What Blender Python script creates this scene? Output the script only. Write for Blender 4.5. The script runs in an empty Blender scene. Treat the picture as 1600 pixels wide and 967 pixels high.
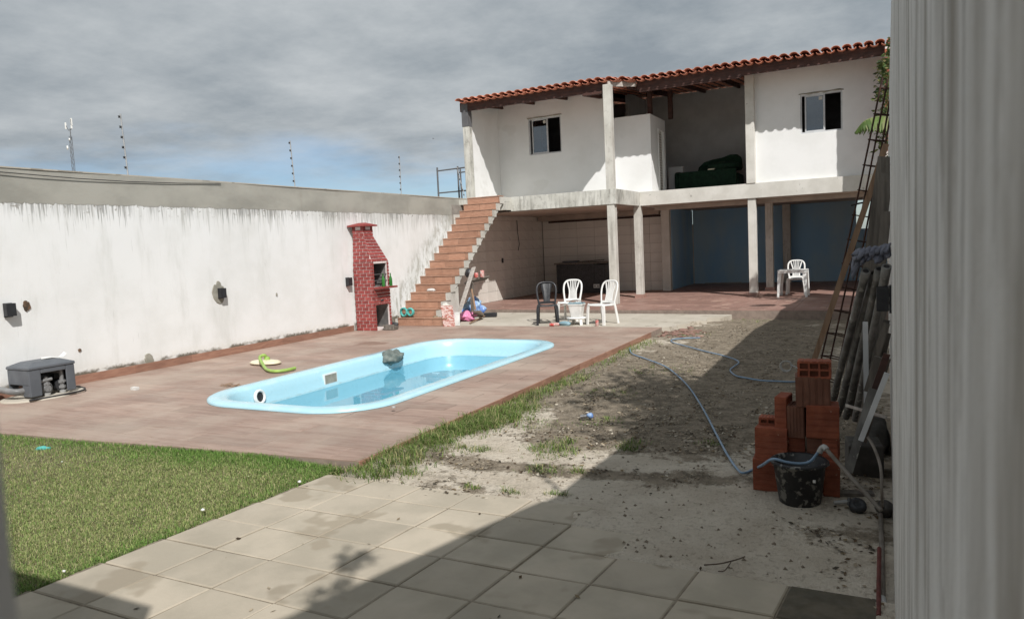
import bpy, bmesh, math, random
import numpy as np
from mathutils import Vector, Matrix, noise as mnoise
random.seed(7); RNG = np.random.default_rng(11)
SC = bpy.context.scene
COL = SC.collection

# ------------------------------------------------------------------ camera
F_PX, CX, CY, EYE = 1150.0, 800.0, 483.5, 1.70
R = np.array([[0.8911, -0.0032, -0.4538], [0.4512, -0.0980, 0.8870], [-0.0477, -0.9952, -0.0857]])
_u, _s, _v = np.linalg.svd(R); R = _u @ _v
def _ray(px, py): return R @ np.array([px - CX, py - CY, F_PX])
def at_z(px, py, z=0.0):
    r = _ray(px, py); t = (z - EYE) / r[2]; return Vector((t*r[0], t*r[1], z))
def at_y(px, py, y):
    r = _ray(px, py); t = y / r[1]; return Vector((t*r[0], y, EYE + t*r[2]))
def at_x(px, py, x):
    r = _ray(px, py); t = x / r[0]; return Vector((x, t*r[1], EYE + t*r[2]))
cd = bpy.data.cameras.new('camera'); cam = bpy.data.objects.new('camera', cd); COL.objects.link(cam)
cam.matrix_world = Matrix(((R[0,0], -R[0,1], -R[0,2], 0), (R[1,0], -R[1,1], -R[1,2], 0), (R[2,0], -R[2,1], -R[2,2], EYE), (0,0,0,1)))
cd.sensor_width = 36.0; cd.lens = F_PX/1600*36.0
cd.clip_start = 0.01; cd.clip_end = 3000
cd.dof.use_dof = True; cd.dof.focus_distance = 12.0; cd.dof.aperture_fstop = 12.0
SC.camera = cam

# ------------------------------------------------------------------ light
SUN_TRAVEL = Vector((-0.95, 1.0, -1.40)).normalized()
sd = bpy.data.lights.new('sun', 'SUN'); sun = bpy.data.objects.new('sun', sd); COL.objects.link(sun)
sd.energy = 2.85; sd.angle = math.radians(0.6); sd.color = (1.0, 0.975, 0.94)
sun.rotation_euler = SUN_TRAVEL.to_track_quat('-Z', 'Y').to_euler(); sun.location = (8, -8, 14)
W = bpy.data.worlds.new('World'); SC.world = W; W.use_nodes = True
def build_world():
    nt = W.node_tree; n = nt.nodes; l = nt.links; n.clear()
    def add(t, **k):
        x = n.new(t)
        for a, b in k.items(): setattr(x, a, b)
        return x
    out = add('ShaderNodeOutputWorld'); bg = add('ShaderNodeBackground'); bg.inputs[1].default_value = 0.1
    sky = add('ShaderNodeTexSky', sky_type='NISHITA', sun_disc=False)
    sky.sun_elevation = math.radians(45.4); sky.sun_rotation = math.radians(136.5)
    sky.air_density = 1.0; sky.dust_density = 0.6; sky.ozone_density = 2.5
    tc = add('ShaderNodeTexCoord'); sep = add('ShaderNodeSeparateXYZ'); l.new(tc.outputs['Generated'], sep.inputs[0])
    def math_(op, a, b=None):
        m = add('ShaderNodeMath', operation=op)
        for i, v in enumerate((a, b)):
            if v is None: continue
            if isinstance(v, (int, float)): m.inputs[i].default_value = v
            else: l.new(v, m.inputs[i])
        return m.outputs[0]
    zc = math_('MAXIMUM', sep.outputs[2], 0.0); zz = math_('ADD', zc, 0.16)
    cmb = add('ShaderNodeCombineXYZ'); l.new(math_('DIVIDE', sep.outputs[0], zz), cmb.inputs[0]); l.new(math_('DIVIDE', sep.outputs[1], zz), cmb.inputs[1])
    def noi(scale, det, rough, off):
        mp = add('ShaderNodeMapping'); mp.inputs['Location'].default_value = off; l.new(cmb.outputs[0], mp.inputs[0])
        t = add('ShaderNodeTexNoise'); t.inputs['Scale'].default_value = scale; t.inputs['Detail'].default_value = det; t.inputs['Roughness'].default_value = rough
        l.new(mp.outputs[0], t.inputs['Vector']); return t.outputs['Fac']
    n1 = noi(0.9, 6, 0.55, (3.1, 1.7, 0)); n2 = noi(2.3, 9, 0.62, (0.4, 5.2, 0)); n3 = noi(0.55, 3, 0.5, (7.7, 2.2, 0))
    edge = math_('ADD', sep.outputs[2], math_('MULTIPLY', math_('SUBTRACT', n1, 0.5), 0.22))
    mr = add('ShaderNodeMapRange', interpolation_type='SMOOTHSTEP'); mr.inputs[1].default_value = 0.07; mr.inputs[2].default_value = 0.155
    mr.inputs[3].default_value = 0.25; mr.inputs[4].default_value = 1.0; l.new(edge, mr.inputs[0])
    cr = add('ShaderNodeValToRGB'); e = cr.color_ramp.elements
    e[0].position = 0.36; e[0].color = (1.75, 2.02, 2.26, 1); e[1].position = 0.66; e[1].color = (3.6, 3.8, 3.92, 1)
    k = math_('ADD', math_('MULTIPLY', n2, 0.55), math_('MULTIPLY', n3, 0.45))
    l.new(k, cr.inputs[0])
    tint = add('ShaderNodeMix', data_type='RGBA', blend_type='MULTIPLY'); tint.inputs[0].default_value = 1.0
    l.new(sky.outputs[0], tint.inputs[6]); tint.inputs[7].default_value = (0.55, 0.62, 0.70, 1)
    mx = add('ShaderNodeMix', data_type='RGBA'); l.new(mr.outputs[0], mx.inputs[0]); l.new(tint.outputs[2], mx.inputs[6]); l.new(cr.outputs[0], mx.inputs[7])
    l.new(mx.outputs[2], bg.inputs[0]); l.new(bg.outputs[0], out.inputs[0])
build_world()
SC.view_settings.view_transform = 'Standard'; SC.view_settings.look = 'None'
SC.view_settings.gamma = 1.0; SC.view_settings.use_curve_mapping = False
SC.view_settings.exposure = 0.67
SC.cycles.max_bounces = 8; SC.cycles.diffuse_bounces = 5; SC.cycles.transparent_max_bounces = 12
try: SC.cycles.use_denoising = True
except Exception: pass

# ------------------------------------------------------------------ mesh helpers
class MB:
    def __init__(s): s.v = []; s.f = []; s.sm = []
    def add(s, vs, fs, smooth=False):
        b = len(s.v); s.v += [Vector(p) for p in vs]; s.f += [tuple(b+i for i in f) for f in fs]; s.sm += [smooth]*len(fs); return s
    def box(s, a, b):
        x0,y0,z0 = a; x1,y1,z1 = b
        return s.add([(x0,y0,z0),(x1,y0,z0),(x1,y1,z0),(x0,y1,z0),(x0,y0,z1),(x1,y0,z1),(x1,y1,z1),(x0,y1,z1)],
                     [(0,3,2,1),(4,5,6,7),(0,1,5,4),(1,2,6,5),(2,3,7,6),(3,0,4,7)])
    def obox(s, c, u, v, w, bev=0.0):          # oriented box: centre and three half vectors
        c, u, v, w = map(Vector, (c, u, v, w))
        vs = [c+a*u+b*v+d*w for d in (-1,1) for a, b in ((-1,-1),(1,-1),(1,1),(-1,1))]
        fs = [(0,3,2,1),(4,5,6,7),(0,1,5,4),(1,2,6,5),(2,3,7,6),(3,0,4,7)]
        if u.cross(v).dot(w) < 0: fs = [f[::-1] for f in fs]
        return s.add(vs, fs)
    def prism(s, poly, h):                      # poly: 3D loop, h: extrusion vector
        poly = [Vector(p) for p in poly]; h = Vector(h); n = len(poly)
        nrm = Vector((0,0,0))
        for i in range(n): nrm += poly[i].cross(poly[(i+1) % n])
        if nrm.dot(h) < 0: poly = poly[::-1]
        vs = poly + [p+h for p in poly]
        fs = [tuple(range(n))[::-1], tuple(range(n, 2*n))] + [(i, (i+1) % n, n+(i+1) % n, n+i) for i in range(n)]
        return s.add(vs, fs)
    def tube(s, pts, r, n=8, caps=True, flat=None, smooth=True):   # r: number or list; flat=(axis vector, factor)
        pts = [Vector(p) for p in pts]; m = len(pts); rs = r if isinstance(r, (list, tuple)) else [r]*m
        t0 = (pts[1]-pts[0]).normalized(); ref = Vector((0,0,1)) if abs(t0.z) < 0.9 else Vector((1,0,0))
        a = (ref - t0*ref.dot(t0)).normalized(); vs = []
        for i in range(m):
            t = (pts[min(i+1, m-1)] - pts[max(i-1, 0)]).normalized()
            a = (a - t*a.dot(t)); a = a.normalized() if a.length > 1e-6 else t.orthogonal().normalized()
            b = t.cross(a)
            for k in range(n):
                q = 2*math.pi*k/n; o = (a*math.cos(q) + b*math.sin(q))*rs[i]
                if flat: fx = Vector(flat[0]); o -= fx*o.dot(fx)*(1-flat[1])
                vs.append(pts[i]+o)
        fs = [(i*n+k, i*n+(k+1) % n, (i+1)*n+(k+1) % n, (i+1)*n+k) for i in range(m-1) for k in range(n)]
        s.add(vs, fs, smooth)
        if caps: s.add([vs[k] for k in range(n)], [tuple(range(n))[::-1]]); s.add([vs[(m-1)*n+k] for k in range(n)], [tuple(range(n))])
        return s
    def sweep(s, pts, side, w, t):              # rectangular section swept along pts; side: width direction
        pts = [Vector(p) for p in pts]; m = len(pts); sd_ = Vector(side).normalized(); vs = []
        ws = w if isinstance(w, (list, tuple)) else [w]*m; ts = t if isinstance(t, (list, tuple)) else [t]*m
        for i in range(m):
            d = (pts[min(i+1, m-1)]-pts[max(i-1, 0)]).normalized(); sv = (sd_ - d*sd_.dot(d)).normalized(); nn = d.cross(sv)
            for a, b in ((-1,-1),(1,-1),(1,1),(-1,1)): vs.append(pts[i]+sv*a*ws[i]/2+nn*b*ts[i]/2)
        fs = [(i*4+k, i*4+(k+1) % 4, (i+1)*4+(k+1) % 4, (i+1)*4+k) for i in range(m-1) for k in range(4)]
        fs += [(3,2,1,0), tuple((m-1)*4+k for k in range(4))]
        return s.add(vs, fs)
    def lathe(s, prof, c=(0,0,0), n=20, axis=None, smooth=True, cap=True):   # prof: [(r, z)]
        c = Vector(c); q = Vector((0,0,1)).rotation_difference(Vector(axis)) if axis else None; vs = []
        for r, z in prof:
            for k in range(n):
                a = 2*math.pi*k/n; p = Vector((r*math.cos(a), r*math.sin(a), z))
                if q: p = q @ p
                vs.append(c+p)
        m = len(prof)
        fs = [(i*n+k, i*n+(k+1) % n, (i+1)*n+(k+1) % n, (i+1)*n+k) for i in range(m-1) for k in range(n)]
        s.add(vs, fs, smooth)
        if cap: s.add(vs[:n], [tuple(range(n))[::-1]]); s.add(vs[-n:], [tuple(range(n))])
        return s
    def blob(s, c, r, amp=0.25, freq=2.0, seed=0, sub=3, floor=None, smooth=True):
        bm = bmesh.new(); bmesh.ops.create_icosphere(bm, subdivisions=sub, radius=1.0); c = Vector(c); vs = []
        for v in bm.verts:
            d = 1 + amp*mnoise.fractal(v.co*freq+Vector((seed*3.7, seed*1.3, seed)), 1.0, 2.0, 4)
            p = Vector((v.co.x*r[0]*d, v.co.y*r[1]*d, v.co.z*r[2]*d)) + c
            if floor is not None and p.z < floor: p.z = floor
            vs.append(p)
        fs = [tuple(v.index for v in f.verts) for f in bm.faces]; bm.free(); return s.add(vs, fs, smooth)
    def build(s, name, mat, parent=None, bevel=0.0):
        o0 = root_of(parent)
        me = bpy.data.meshes.new(name); me.from_pydata([tuple(p-o0) for p in s.v], [], s.f); me.polygons.foreach_set('use_smooth', s.sm)
        if mat: me.materials.append(mat)
        me.update(); o = bpy.data.objects.new(name, me); COL.objects.link(o)
        if parent: o.parent = parent
        if bevel:
            b = o.modifiers.new('bevel', 'BEVEL'); b.width = bevel; b.segments = 2; b.limit_method = 'ANGLE'; b.angle_limit = math.radians(40)
        return o
def root_of(p):
    if p is None: return Vector((0,0,0))
    while p.parent: p = p.parent
    return Vector(p.location) if p.get('_abs') is None else Vector((0,0,0))
def tag(o, label=None, cat=None, group=None, kind=None):
    for k, v in (('label', label), ('category', cat), ('group', group), ('kind', kind)):
        if v: o[k] = v
    return o
def thing(name, loc, label, cat, group=None):
    o = bpy.data.objects.new(name, None); COL.objects.link(o); o.location = Vector(loc); o.empty_display_size = 0.1
    return tag(o, label, cat, group)
def copy_tree(o, parent=None):
    c = o.copy(); COL.objects.link(c)
    if parent: c.parent = parent
    for ch in list(o.children): copy_tree(ch, c)
    return c
def clip(poly, a, n):                            # keep the side where (p-a).n >= 0, 2D tuples
    out = []
    for i in range(len(poly)):
        p, q = poly[i], poly[(i+1) % len(poly)]
        dp = (p[0]-a[0])*n[0]+(p[1]-a[1])*n[1]; dq = (q[0]-a[0])*n[0]+(q[1]-a[1])*n[1]
        if dp >= 0: out.append(p)
        if (dp >= 0) != (dq >= 0):
            t = dp/(dp-dq); out.append((p[0]+t*(q[0]-p[0]), p[1]+t*(q[1]-p[1])))
    return out
def area2(p): return sum(p[i][0]*p[(i+1) % len(p)][1]-p[(i+1) % len(p)][0]*p[i][1] for i in range(len(p)))/2
_cache = {}
def tiles(name, mat, parent, O, u, v, n, poly, w, h, gap=0.004, bond=0.5, th=0.01, jig=0.0, keep=None, start=(0,0), min_area=0.0004):
    """cover the convex 2D polygon (in u, v axes from O) with pieces, each an object"""
    O, u, v, n = Vector(O), Vector(u), Vector(v), Vector(n); n = n.normalized()
    if area2(poly) < 0: poly = poly[::-1]
    x0 = min(p[0] for p in poly); x1 = max(p[0] for p in poly); y0 = min(p[1] for p in poly); y1 = max(p[1] for p in poly)
    root = root_of(parent); made = []
    j = math.floor((y0-start[1])/h)
    while start[1]+j*h < y1:
        off = (bond*(j % 2))*w; i = math.floor((x0-start[0]-off)/w)
        while start[0]+off+i*w < x1:
            a = start[0]+off+i*w; b = start[1]+j*h; i += 1
            q = [(a+gap/2, b+gap/2), (a+w-gap/2, b+gap/2), (a+w-gap/2, b+h-gap/2), (a+gap/2, b+h-gap/2)]
            c = q
            for k in range(len(poly)):
                p0, p1 = poly[k], poly[(k+1) % len(poly)]
                nn = (-(p1[1]-p0[1]), p1[0]-p0[0]); c = clip(c, p0, nn)
                if len(c) < 3: break
            if len(c) < 3 or abs(area2(c)) < min_area: continue
            cx = sum(p[0] for p in c)/len(c); cy = sum(p[1] for p in c)/len(c)
            if keep and not keep(c): continue
            full = abs(area2(c)-area2(q)) < 1e-7
            cen = O+u*cx+v*cy
            key = (round(w,4), round(h,4), th, tuple(round(t,4) for t in (*u, *v, *n)), mat.name) if full else None
            me = _cache.get(key) if key else None
            if me is None:
                mb = MB(); e = min(0.004, th*0.4)
                lo = [u*(p[0]-cx)+v*(p[1]-cy) for p in c]; up = [p+n*(th-e) for p in lo]
                sc_ = [p*(1-e/max(p.length, 0.02))+n*th for p in lo]; m = len(lo)
                mb.v = lo+up+sc_; mb.f = [(k, (k+1) % m, m+(k+1) % m, m+k) for k in range(m)]+[(m+k, m+(k+1) % m, 2*m+(k+1) % m, 2*m+k) for k in range(m)]+[tuple(range(2*m, 3*m))]
                if u.cross(v).dot(n) < 0: mb.f = [f[::-1] for f in mb.f]
                me = bpy.data.meshes.new(name); me.from_pydata([tuple(p) for p in mb.v], [], mb.f); me.materials.append(mat); me.update()
                if key: _cache[key] = me
            o = bpy.data.objects.new(name, me); COL.objects.link(o); o.parent = parent
            o.location = cen-root+n*random.uniform(-jig, jig)
            if jig: o.rotation_euler = (random.uniform(-jig, jig)*0.8, random.uniform(-jig, jig)*0.8, 0)
            made.append(o)
        j += 1
    return made

# ------------------------------------------------------------------ materials
def _nt(name):
    m = bpy.data.materials.new(name); m.use_nodes = True; nt = m.node_tree; nt.nodes.clear()
    out = nt.nodes.new('ShaderNodeOutputMaterial'); p = nt.nodes.new('ShaderNodeBsdfPrincipled'); nt.links.new(p.outputs[0], out.inputs[0])
    return m, nt, p
class NB:
    def __init__(s, nt): s.nt = nt
    def n(s, t, **k):
        x = s.nt.nodes.new(t)
        for a, b in k.items(): setattr(x, a, b)
        return x
    def put(s, sock, v):
        if isinstance(v, bpy.types.NodeSocket): s.nt.links.new(v, sock)
        else: sock.default_value = v
    def math(s, op, a, b=0.0, c=None):
        m = s.n('ShaderNodeMath', operation=op); s.put(m.inputs[0], a); s.put(m.inputs[1], b)
        if c is not None: s.put(m.inputs[2], c)
        return m.outputs[0]
    def pos(s): return s.n('ShaderNodeNewGeometry').outputs['Position']
    def obj(s): return s.n('ShaderNodeTexCoord').outputs['Object']
    def sep(s, v): x = s.n('ShaderNodeSeparateXYZ'); s.put(x.inputs[0], v); return x.outputs
    def map(s, v, sc=(1,1,1), loc=(0,0,0), rot=(0,0,0)):
        m = s.n('ShaderNodeMapping'); s.put(m.inputs[0], v); m.inputs['Scale'].default_value = sc; m.inputs['Location'].default_value = loc; m.inputs['Rotation'].default_value = rot; return m.outputs[0]
    def noise(s, v, sc=3.0, det=4.0, ro=0.55, out='Fac'):
        t = s.n('ShaderNodeTexNoise'); s.put(t.inputs['Vector'], v); t.inputs['Scale'].default_value = sc; t.inputs['Detail'].default_value = det; t.inputs['Roughness'].default_value = ro; return t.outputs[out]
    def rng(s, v, a, b, c=0.0, d=1.0, smooth=True):
        m = s.n('ShaderNodeMapRange'); m.interpolation_type = 'SMOOTHSTEP' if smooth else 'LINEAR'
        s.put(m.inputs[0], v); s.put(m.inputs[1], a); s.put(m.inputs[2], b); s.put(m.inputs[3], c); s.put(m.inputs[4], d); return m.outputs[0]
    def mix(s, f, a, b, mode='MIX'):
        m = s.n('ShaderNodeMix', data_type='RGBA', blend_type=mode); s.put(m.inputs[0], f)
        for i, v in ((6, a), (7, b)): s.put(m.inputs[i], (*v, 1) if isinstance(v, tuple) and len(v) == 3 else v)
        return m.outputs[2]
    def bump(s, h, st=0.3, d=0.01):
        b = s.n('ShaderNodeBump'); s.put(b.inputs['Height'], h); b.inputs['Strength'].default_value = st; b.inputs['Distance'].default_value = d; return b.outputs[0]
    def rand(s): return s.n('ShaderNodeObjectInfo').outputs['Random']
def M(name, c1, c2=None, rough=0.75, sc=4.0, stretch=(1,1,1), bump=0.25, bd=0.004, bsc=40.0, metal=0.0, spec=0.4, rnd=0.0, lo=0.35, hi=0.65, speck=None, world=False):
    m, nt, p = _nt(name); b = NB(nt); v = b.pos() if world else b.obj()
    c2 = c2 or tuple(x*0.72 for x in c1)
    f = b.rng(b.noise(b.map(v, stretch), sc, 6, 0.6), lo, hi)
    col = b.mix(f, c1, c2)
    if speck: col = b.mix(b.rng(b.noise(v, speck[1], 3, 0.6), speck[2], speck[2]+0.06), col, speck[0])
    if rnd:
        k = b.math('ADD', 1-rnd, b.math('MULTIPLY', b.rand(), 2*rnd)); cc = b.n('ShaderNodeCombineColor')
        for i in range(3): b.put(cc.inputs[i], k)
        col = b.mix(1.0, col, cc.outputs[0], 'MULTIPLY')
    b.put(p.inputs['Base Color'], col)
    b.put(p.inputs['Roughness'], b.rng(b.noise(v, sc*2.3, 4), 0.3, 0.7, max(rough-0.12, 0.03), min(rough+0.1, 1.0)))
    p.inputs['Metallic'].default_value = metal; p.inputs['Specular IOR Level'].default_value = spec
    if bump: b.put(p.inputs['Normal'], b.bump(b.noise(b.map(v, stretch), bsc, 5, 0.6), bump, bd))
    return m
def mat_left_wall():
    m, nt, p = _nt('weathered_white_wall_paint'); b = NB(nt); v = b.pos(); X, Y, Z = b.sep(v)
    n1 = b.noise(b.map(v, (0, 1.0, 0.9)), 3.2, 6, 0.7); n2 = b.noise(b.map(v, (0, 1.0, 1.0)), 14.0, 4, 0.6)
    edge = b.math('ADD', 2.60, b.math('ADD', b.math('MULTIPLY', b.math('SUBTRACT', n1, 0.5), 0.10), b.math('MULTIPLY', b.math('SUBTRACT', n2, 0.5), 0.07)))
    band = b.rng(Z, b.math('SUBTRACT', edge, 0.006), b.math('ADD', edge, 0.006), 0.0, 1.0)
    cem = b.mix(b.rng(b.noise(b.map(v, (1, 0.6, 1.2)), 1.6, 5, 0.6), 0.35, 0.7), (0.40, 0.385, 0.34), (0.30, 0.29, 0.255))
    cem = b.mix(b.rng(b.noise(b.map(v, (1, 0.9, 0.18)), 2.1, 3, 0.5), 0.62, 0.72, 0, 0.35), cem, (0.24, 0.22, 0.18))
    white = b.mix(b.rng(b.noise(v, 1.1, 5, 0.6), 0.4, 0.75), (0.81, 0.81, 0.80), (0.73, 0.73, 0.71))
    white = b.mix(b.rng(b.noise(b.map(v, (1, 1, 0.25)), 2.3, 6, 0.65), 0.50, 0.76, 0, 0.45), white, (0.55, 0.55, 0.51))
    top = b.rng(Z, 1.75, 2.62, 0.0, 1.0)
    far = b.rng(Y, 8.0, 15.5, 0.75, 1.35)
    drip = b.rng(b.math('ADD', b.noise(b.map(v, (0, 7.5, 0.35)), 2.0, 5, 0.65), b.math('MULTIPLY', b.math('MULTIPLY', b.math('POWER', top, 1.6), far), 0.24)), 0.64, 0.80)
    fine = b.rng(b.math('ADD', b.noise(b.map(v, (0, 19.0, 0.7)), 2.0, 3, 0.6), b.math('MULTIPLY', b.math('POWER', top, 3.5), 0.25)), 0.68, 0.80)
    gate_ = b.rng(b.noise(b.map(v, (0, 1, 0.05)), 0.75, 3, 0.6), 0.36, 0.62, 0.12, 1.0); drip = b.math('MULTIPLY', drip, gate_); fine = b.math('MULTIPLY', fine, b.rng(b.noise(b.map(v, (0, 1, 0.2)), 1.6, 3, 0.6), 0.42, 0.58, 0.0, 1.0))
    white = b.mix(b.math('MULTIPLY', drip, 0.6), white, (0.34, 0.335, 0.30)); white = b.mix(b.math('MULTIPLY', fine, 0.65), white, (0.18, 0.175, 0.16))
    chip = b.math('MULTIPLY', b.rng(Z, 2.38, 2.6), b.rng(b.noise(b.map(v, (0, 1, 1.4)), 11, 4, 0.6), 0.60, 0.64))
    white = b.mix(chip, white, (0.33, 0.31, 0.28))
    low = b.math('MULTIPLY', b.rng(Z, 0.32, 0.10), b.rng(b.noise(b.map(v, (0, 1, 1.3)), 9.0, 5, 0.7), 0.40, 0.52))
    strip = b.rng(b.math('ADD', Z, b.math('MULTIPLY', b.noise(b.map(v, (0, 1, 1)), 13.0, 4, 0.7), 0.12)), 0.255, 0.20)
    spots = b.math('MULTIPLY', strip, b.rng(b.noise(b.map(v, (0, 1, 1)), 2.4, 2), 0.38, 0.52))
    white = b.mix(b.math('MULTIPLY', low, 0.28), white, (0.52, 0.47, 0.36)); white = b.mix(spots, white, (0.16, 0.14, 0.11))
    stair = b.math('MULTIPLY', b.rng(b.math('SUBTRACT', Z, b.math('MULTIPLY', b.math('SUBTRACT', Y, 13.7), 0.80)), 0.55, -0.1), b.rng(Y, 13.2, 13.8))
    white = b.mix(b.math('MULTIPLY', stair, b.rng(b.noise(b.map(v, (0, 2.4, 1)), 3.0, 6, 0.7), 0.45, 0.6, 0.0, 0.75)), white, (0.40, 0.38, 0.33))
    b.put(p.inputs['Base Color'], b.mix(band, white, cem)); p.inputs['Roughness'].default_value = 0.9; p.inputs['Specular IOR Level'].default_value = 0.2
    h = b.math('ADD', b.math('MULTIPLY', band, 0.8), b.math('MULTIPLY', b.noise(v, 30, 5, 0.65), 0.35)); h = b.math('ADD', h, b.math('MULTIPLY', b.noise(v, 2.5, 3), 0.8))
    b.put(p.inputs['Normal'], b.bump(h, 0.5, 0.012)); return m
def mat_streaked(name, c1, c2, dirt, ysc=9.0, amt=0.7, lo=0.5, hi=0.66, axis='y', zs=0.33):
    m, nt, p = _nt(name); b = NB(nt); v = b.pos(); st = (1.0, ysc, zs) if axis == 'y' else (ysc, 1.0, zs)
    base = b.mix(b.rng(b.noise(v, 1.9, 6, 0.6), 0.35, 0.7), c1, c2)
    s1 = b.rng(b.noise(b.map(v, st), 1.0, 6, 0.62), lo, hi); s2 = b.rng(b.noise(b.map(v, tuple(x*2.9 for x in st[:2])+(zs*2.4,)), 1.3, 5, 0.62), lo+0.03, hi+0.1); s3 = b.rng(b.noise(b.map(v, (1, 1.6, 0.7)), 9.0, 6, 0.7), 0.52, 0.70); s1 = b.math('MULTIPLY', s1, b.rng(b.noise(b.map(v, (1, 3, 1)), 2.2, 3), 0.35, 0.6, 0.35, 1.0)); base = b.mix(b.math('MULTIPLY', s3, amt*0.6), base, dirt)
    base = b.mix(b.math('MULTIPLY', s1, amt), base, dirt); base = b.mix(b.math('MULTIPLY', s2, amt*0.8), base, tuple(x*0.6 for x in dirt))
    b.put(p.inputs['Base Color'], base); p.inputs['Roughness'].default_value = 0.9; p.inputs['Specular IOR Level'].default_value = 0.2
    b.put(p.inputs['Normal'], b.bump(b.noise(v, 38, 6, 0.7), 0.5, 0.006)); return m
def mat_deck():
    m, nt, p = _nt('wood_look_ceramic_tile'); b = NB(nt); v = b.pos(); r = b.rand(); X, Y, Z = b.sep(v)
    cb = b.n('ShaderNodeCombineXYZ'); b.put(cb.inputs[2], b.math('MULTIPLY', r, 37.0)); va = b.n('ShaderNodeVectorMath', operation='ADD'); b.put(va.inputs[0], v); b.put(va.inputs[1], cb.outputs[0]); q = va.outputs[0]
    g1 = b.noise(b.map(q, (1.1, 11.0, 1)), 1.6, 6, 0.6); g2 = b.noise(b.map(q, (2.5, 40.0, 1)), 1.6, 4, 0.6)
    col = b.mix(b.rng(g1, 0.32, 0.68), (0.355, 0.252, 0.205), (0.268, 0.184, 0.147)); col = b.mix(b.rng(g2, 0.5, 0.72, 0, 0.35), col, (0.43, 0.335, 0.28))
    col = b.mix(b.rng(b.noise(v, 0.9, 6, 0.65), 0.40, 0.66, 0, 0.65), col, (0.41, 0.335, 0.275))           # pale dust
    col = b.mix(b.rng(b.noise(b.map(v, (1, 2.2, 1)), 2.6, 5, 0.7), 0.66, 0.74, 0, 0.45), col, (0.50, 0.43, 0.37))
    dx = b.math('SUBTRACT', X, -8.7); dy = b.math('SUBTRACT', Y, 11.0)                                   # old damp stain near the barbecue
    d = b.math('ADD', b.math('MULTIPLY', b.math('MULTIPLY', dx, dx), 2.2), b.math('MULTIPLY', b.math('MULTIPLY', dy, dy), 3.2))
    d = b.math('ADD', d, b.math('MULTIPLY', b.noise(v, 2.2, 5, 0.6), 1.2)); col = b.mix(b.rng(d, 0.85, 0.7, 0, 0.6), col, (0.16, 0.085, 0.06))
    k = b.math('ADD', 0.90, b.math('MULTIPLY', r, 0.2)); cc = b.n('ShaderNodeCombineColor'); [b.put(cc.inputs[i], k) for i in range(3)]
    b.put(p.inputs['Base Color'], b.mix(1.0, col, cc.outputs[0], 'MULTIPLY')); b.put(p.inputs['Roughness'], b.rng(b.noise(v, 3.0, 4), 0.3, 0.7, 0.52, 0.78))
    p.inputs['Specular IOR Level'].default_value = 0.35; b.put(p.inputs['Normal'], b.bump(g1, 0.12, 0.003)); return m
def mat_ground():
    m, nt, p = _nt('sandy_yard_soil'); b = NB(nt); v = b.pos()
    at = b.n('ShaderNodeAttribute', attribute_name='soil'); s = at.outputs['Fac']
    f = b.rng(b.math('ADD', s, b.math('MULTIPLY', b.math('SUBTRACT', b.noise(v, 6.5, 9, 0.75), 0.5), 1.5)), 0.36, 0.62)
    sand = b.mix(b.rng(b.noise(v, 2.2, 6, 0.6), 0.35, 0.7), (0.66, 0.59, 0.49), (0.53, 0.46, 0.37))
    sand = b.mix(b.rng(b.noise(v, 26, 4, 0.7), 0.52, 0.66, 0, 0.5), sand, (0.32, 0.265, 0.20))
    soil = b.mix(b.rng(b.noise(v, 7.0, 8, 0.75), 0.36, 0.64), (0.32, 0.268, 0.205), (0.175, 0.145, 0.108))
    soil = b.mix(b.rng(b.noise(v, 38.0, 3, 0.6), 0.60, 0.66), soil, (0.40, 0.345, 0.27))
    b.put(p.inputs['Base Color'], b.mix(f, sand, soil)); p.inputs['Roughness'].default_value = 0.95; p.inputs['Specular IOR Level'].default_value = 0.15
    h = b.math('ADD', b.math('MULTIPLY', b.noise(v, 9, 6, 0.7), 1.0), b.math('MULTIPLY', b.noise(v, 60, 4, 0.7), 0.5))
    b.put(p.inputs['Normal'], b.bump(h, 0.9, 0.05)); return m
def mat_attr(name, rough=0.7, trans=0.0):        # colour comes from the blades' own colour attribute
    m, nt, p = _nt(name); b = NB(nt); a = b.n('ShaderNodeAttribute', attribute_name='tone'); b.put(p.inputs['Base Color'], a.outputs['Color'])
    p.inputs['Roughness'].default_value = rough; p.inputs['Specular IOR Level'].default_value = 0.2
    if trans:
        out = [x for x in nt.nodes if x.type == 'OUTPUT_MATERIAL'][0]; t = b.n('ShaderNodeBsdfTranslucent'); b.put(t.inputs[0], a.outputs['Color'])
        ms = b.n('ShaderNodeMixShader'); ms.inputs[0].default_value = trans; nt.links.new(p.outputs[0], ms.inputs[1]); nt.links.new(t.outputs[0], ms.inputs[2]); nt.links.new(ms.outputs[0], out.inputs[0])
    return m
def mat_water():
    m, nt, p = _nt('pool_water'); b = NB(nt); out = [x for x in nt.nodes if x.type == 'OUTPUT_MATERIAL'][0]; nt.nodes.remove(p); v = b.pos()
    nrm = b.bump(b.noise(b.map(v, (1, 1, 1)), 1.7, 2, 0.5), 0.06, 0.02)
    tr = b.n('ShaderNodeBsdfTransparent'); tr.inputs[0].default_value = (0.70, 0.89, 0.94, 1); gl = b.n('ShaderNodeBsdfGlossy'); gl.inputs['Roughness'].default_value = 0.0; b.put(gl.inputs['Normal'], nrm)
    fr = b.n('ShaderNodeFresnel'); fr.inputs[0].default_value = 1.38; b.put(fr.inputs['Normal'], nrm)
    ms = b.n('ShaderNodeMixShader'); b.put(ms.inputs[0], fr.outputs[0]); nt.links.new(tr.outputs[0], ms.inputs[1]); nt.links.new(gl.outputs[0], ms.inputs[2]); nt.links.new(ms.outputs[0], out.inputs[0]); return m
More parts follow.
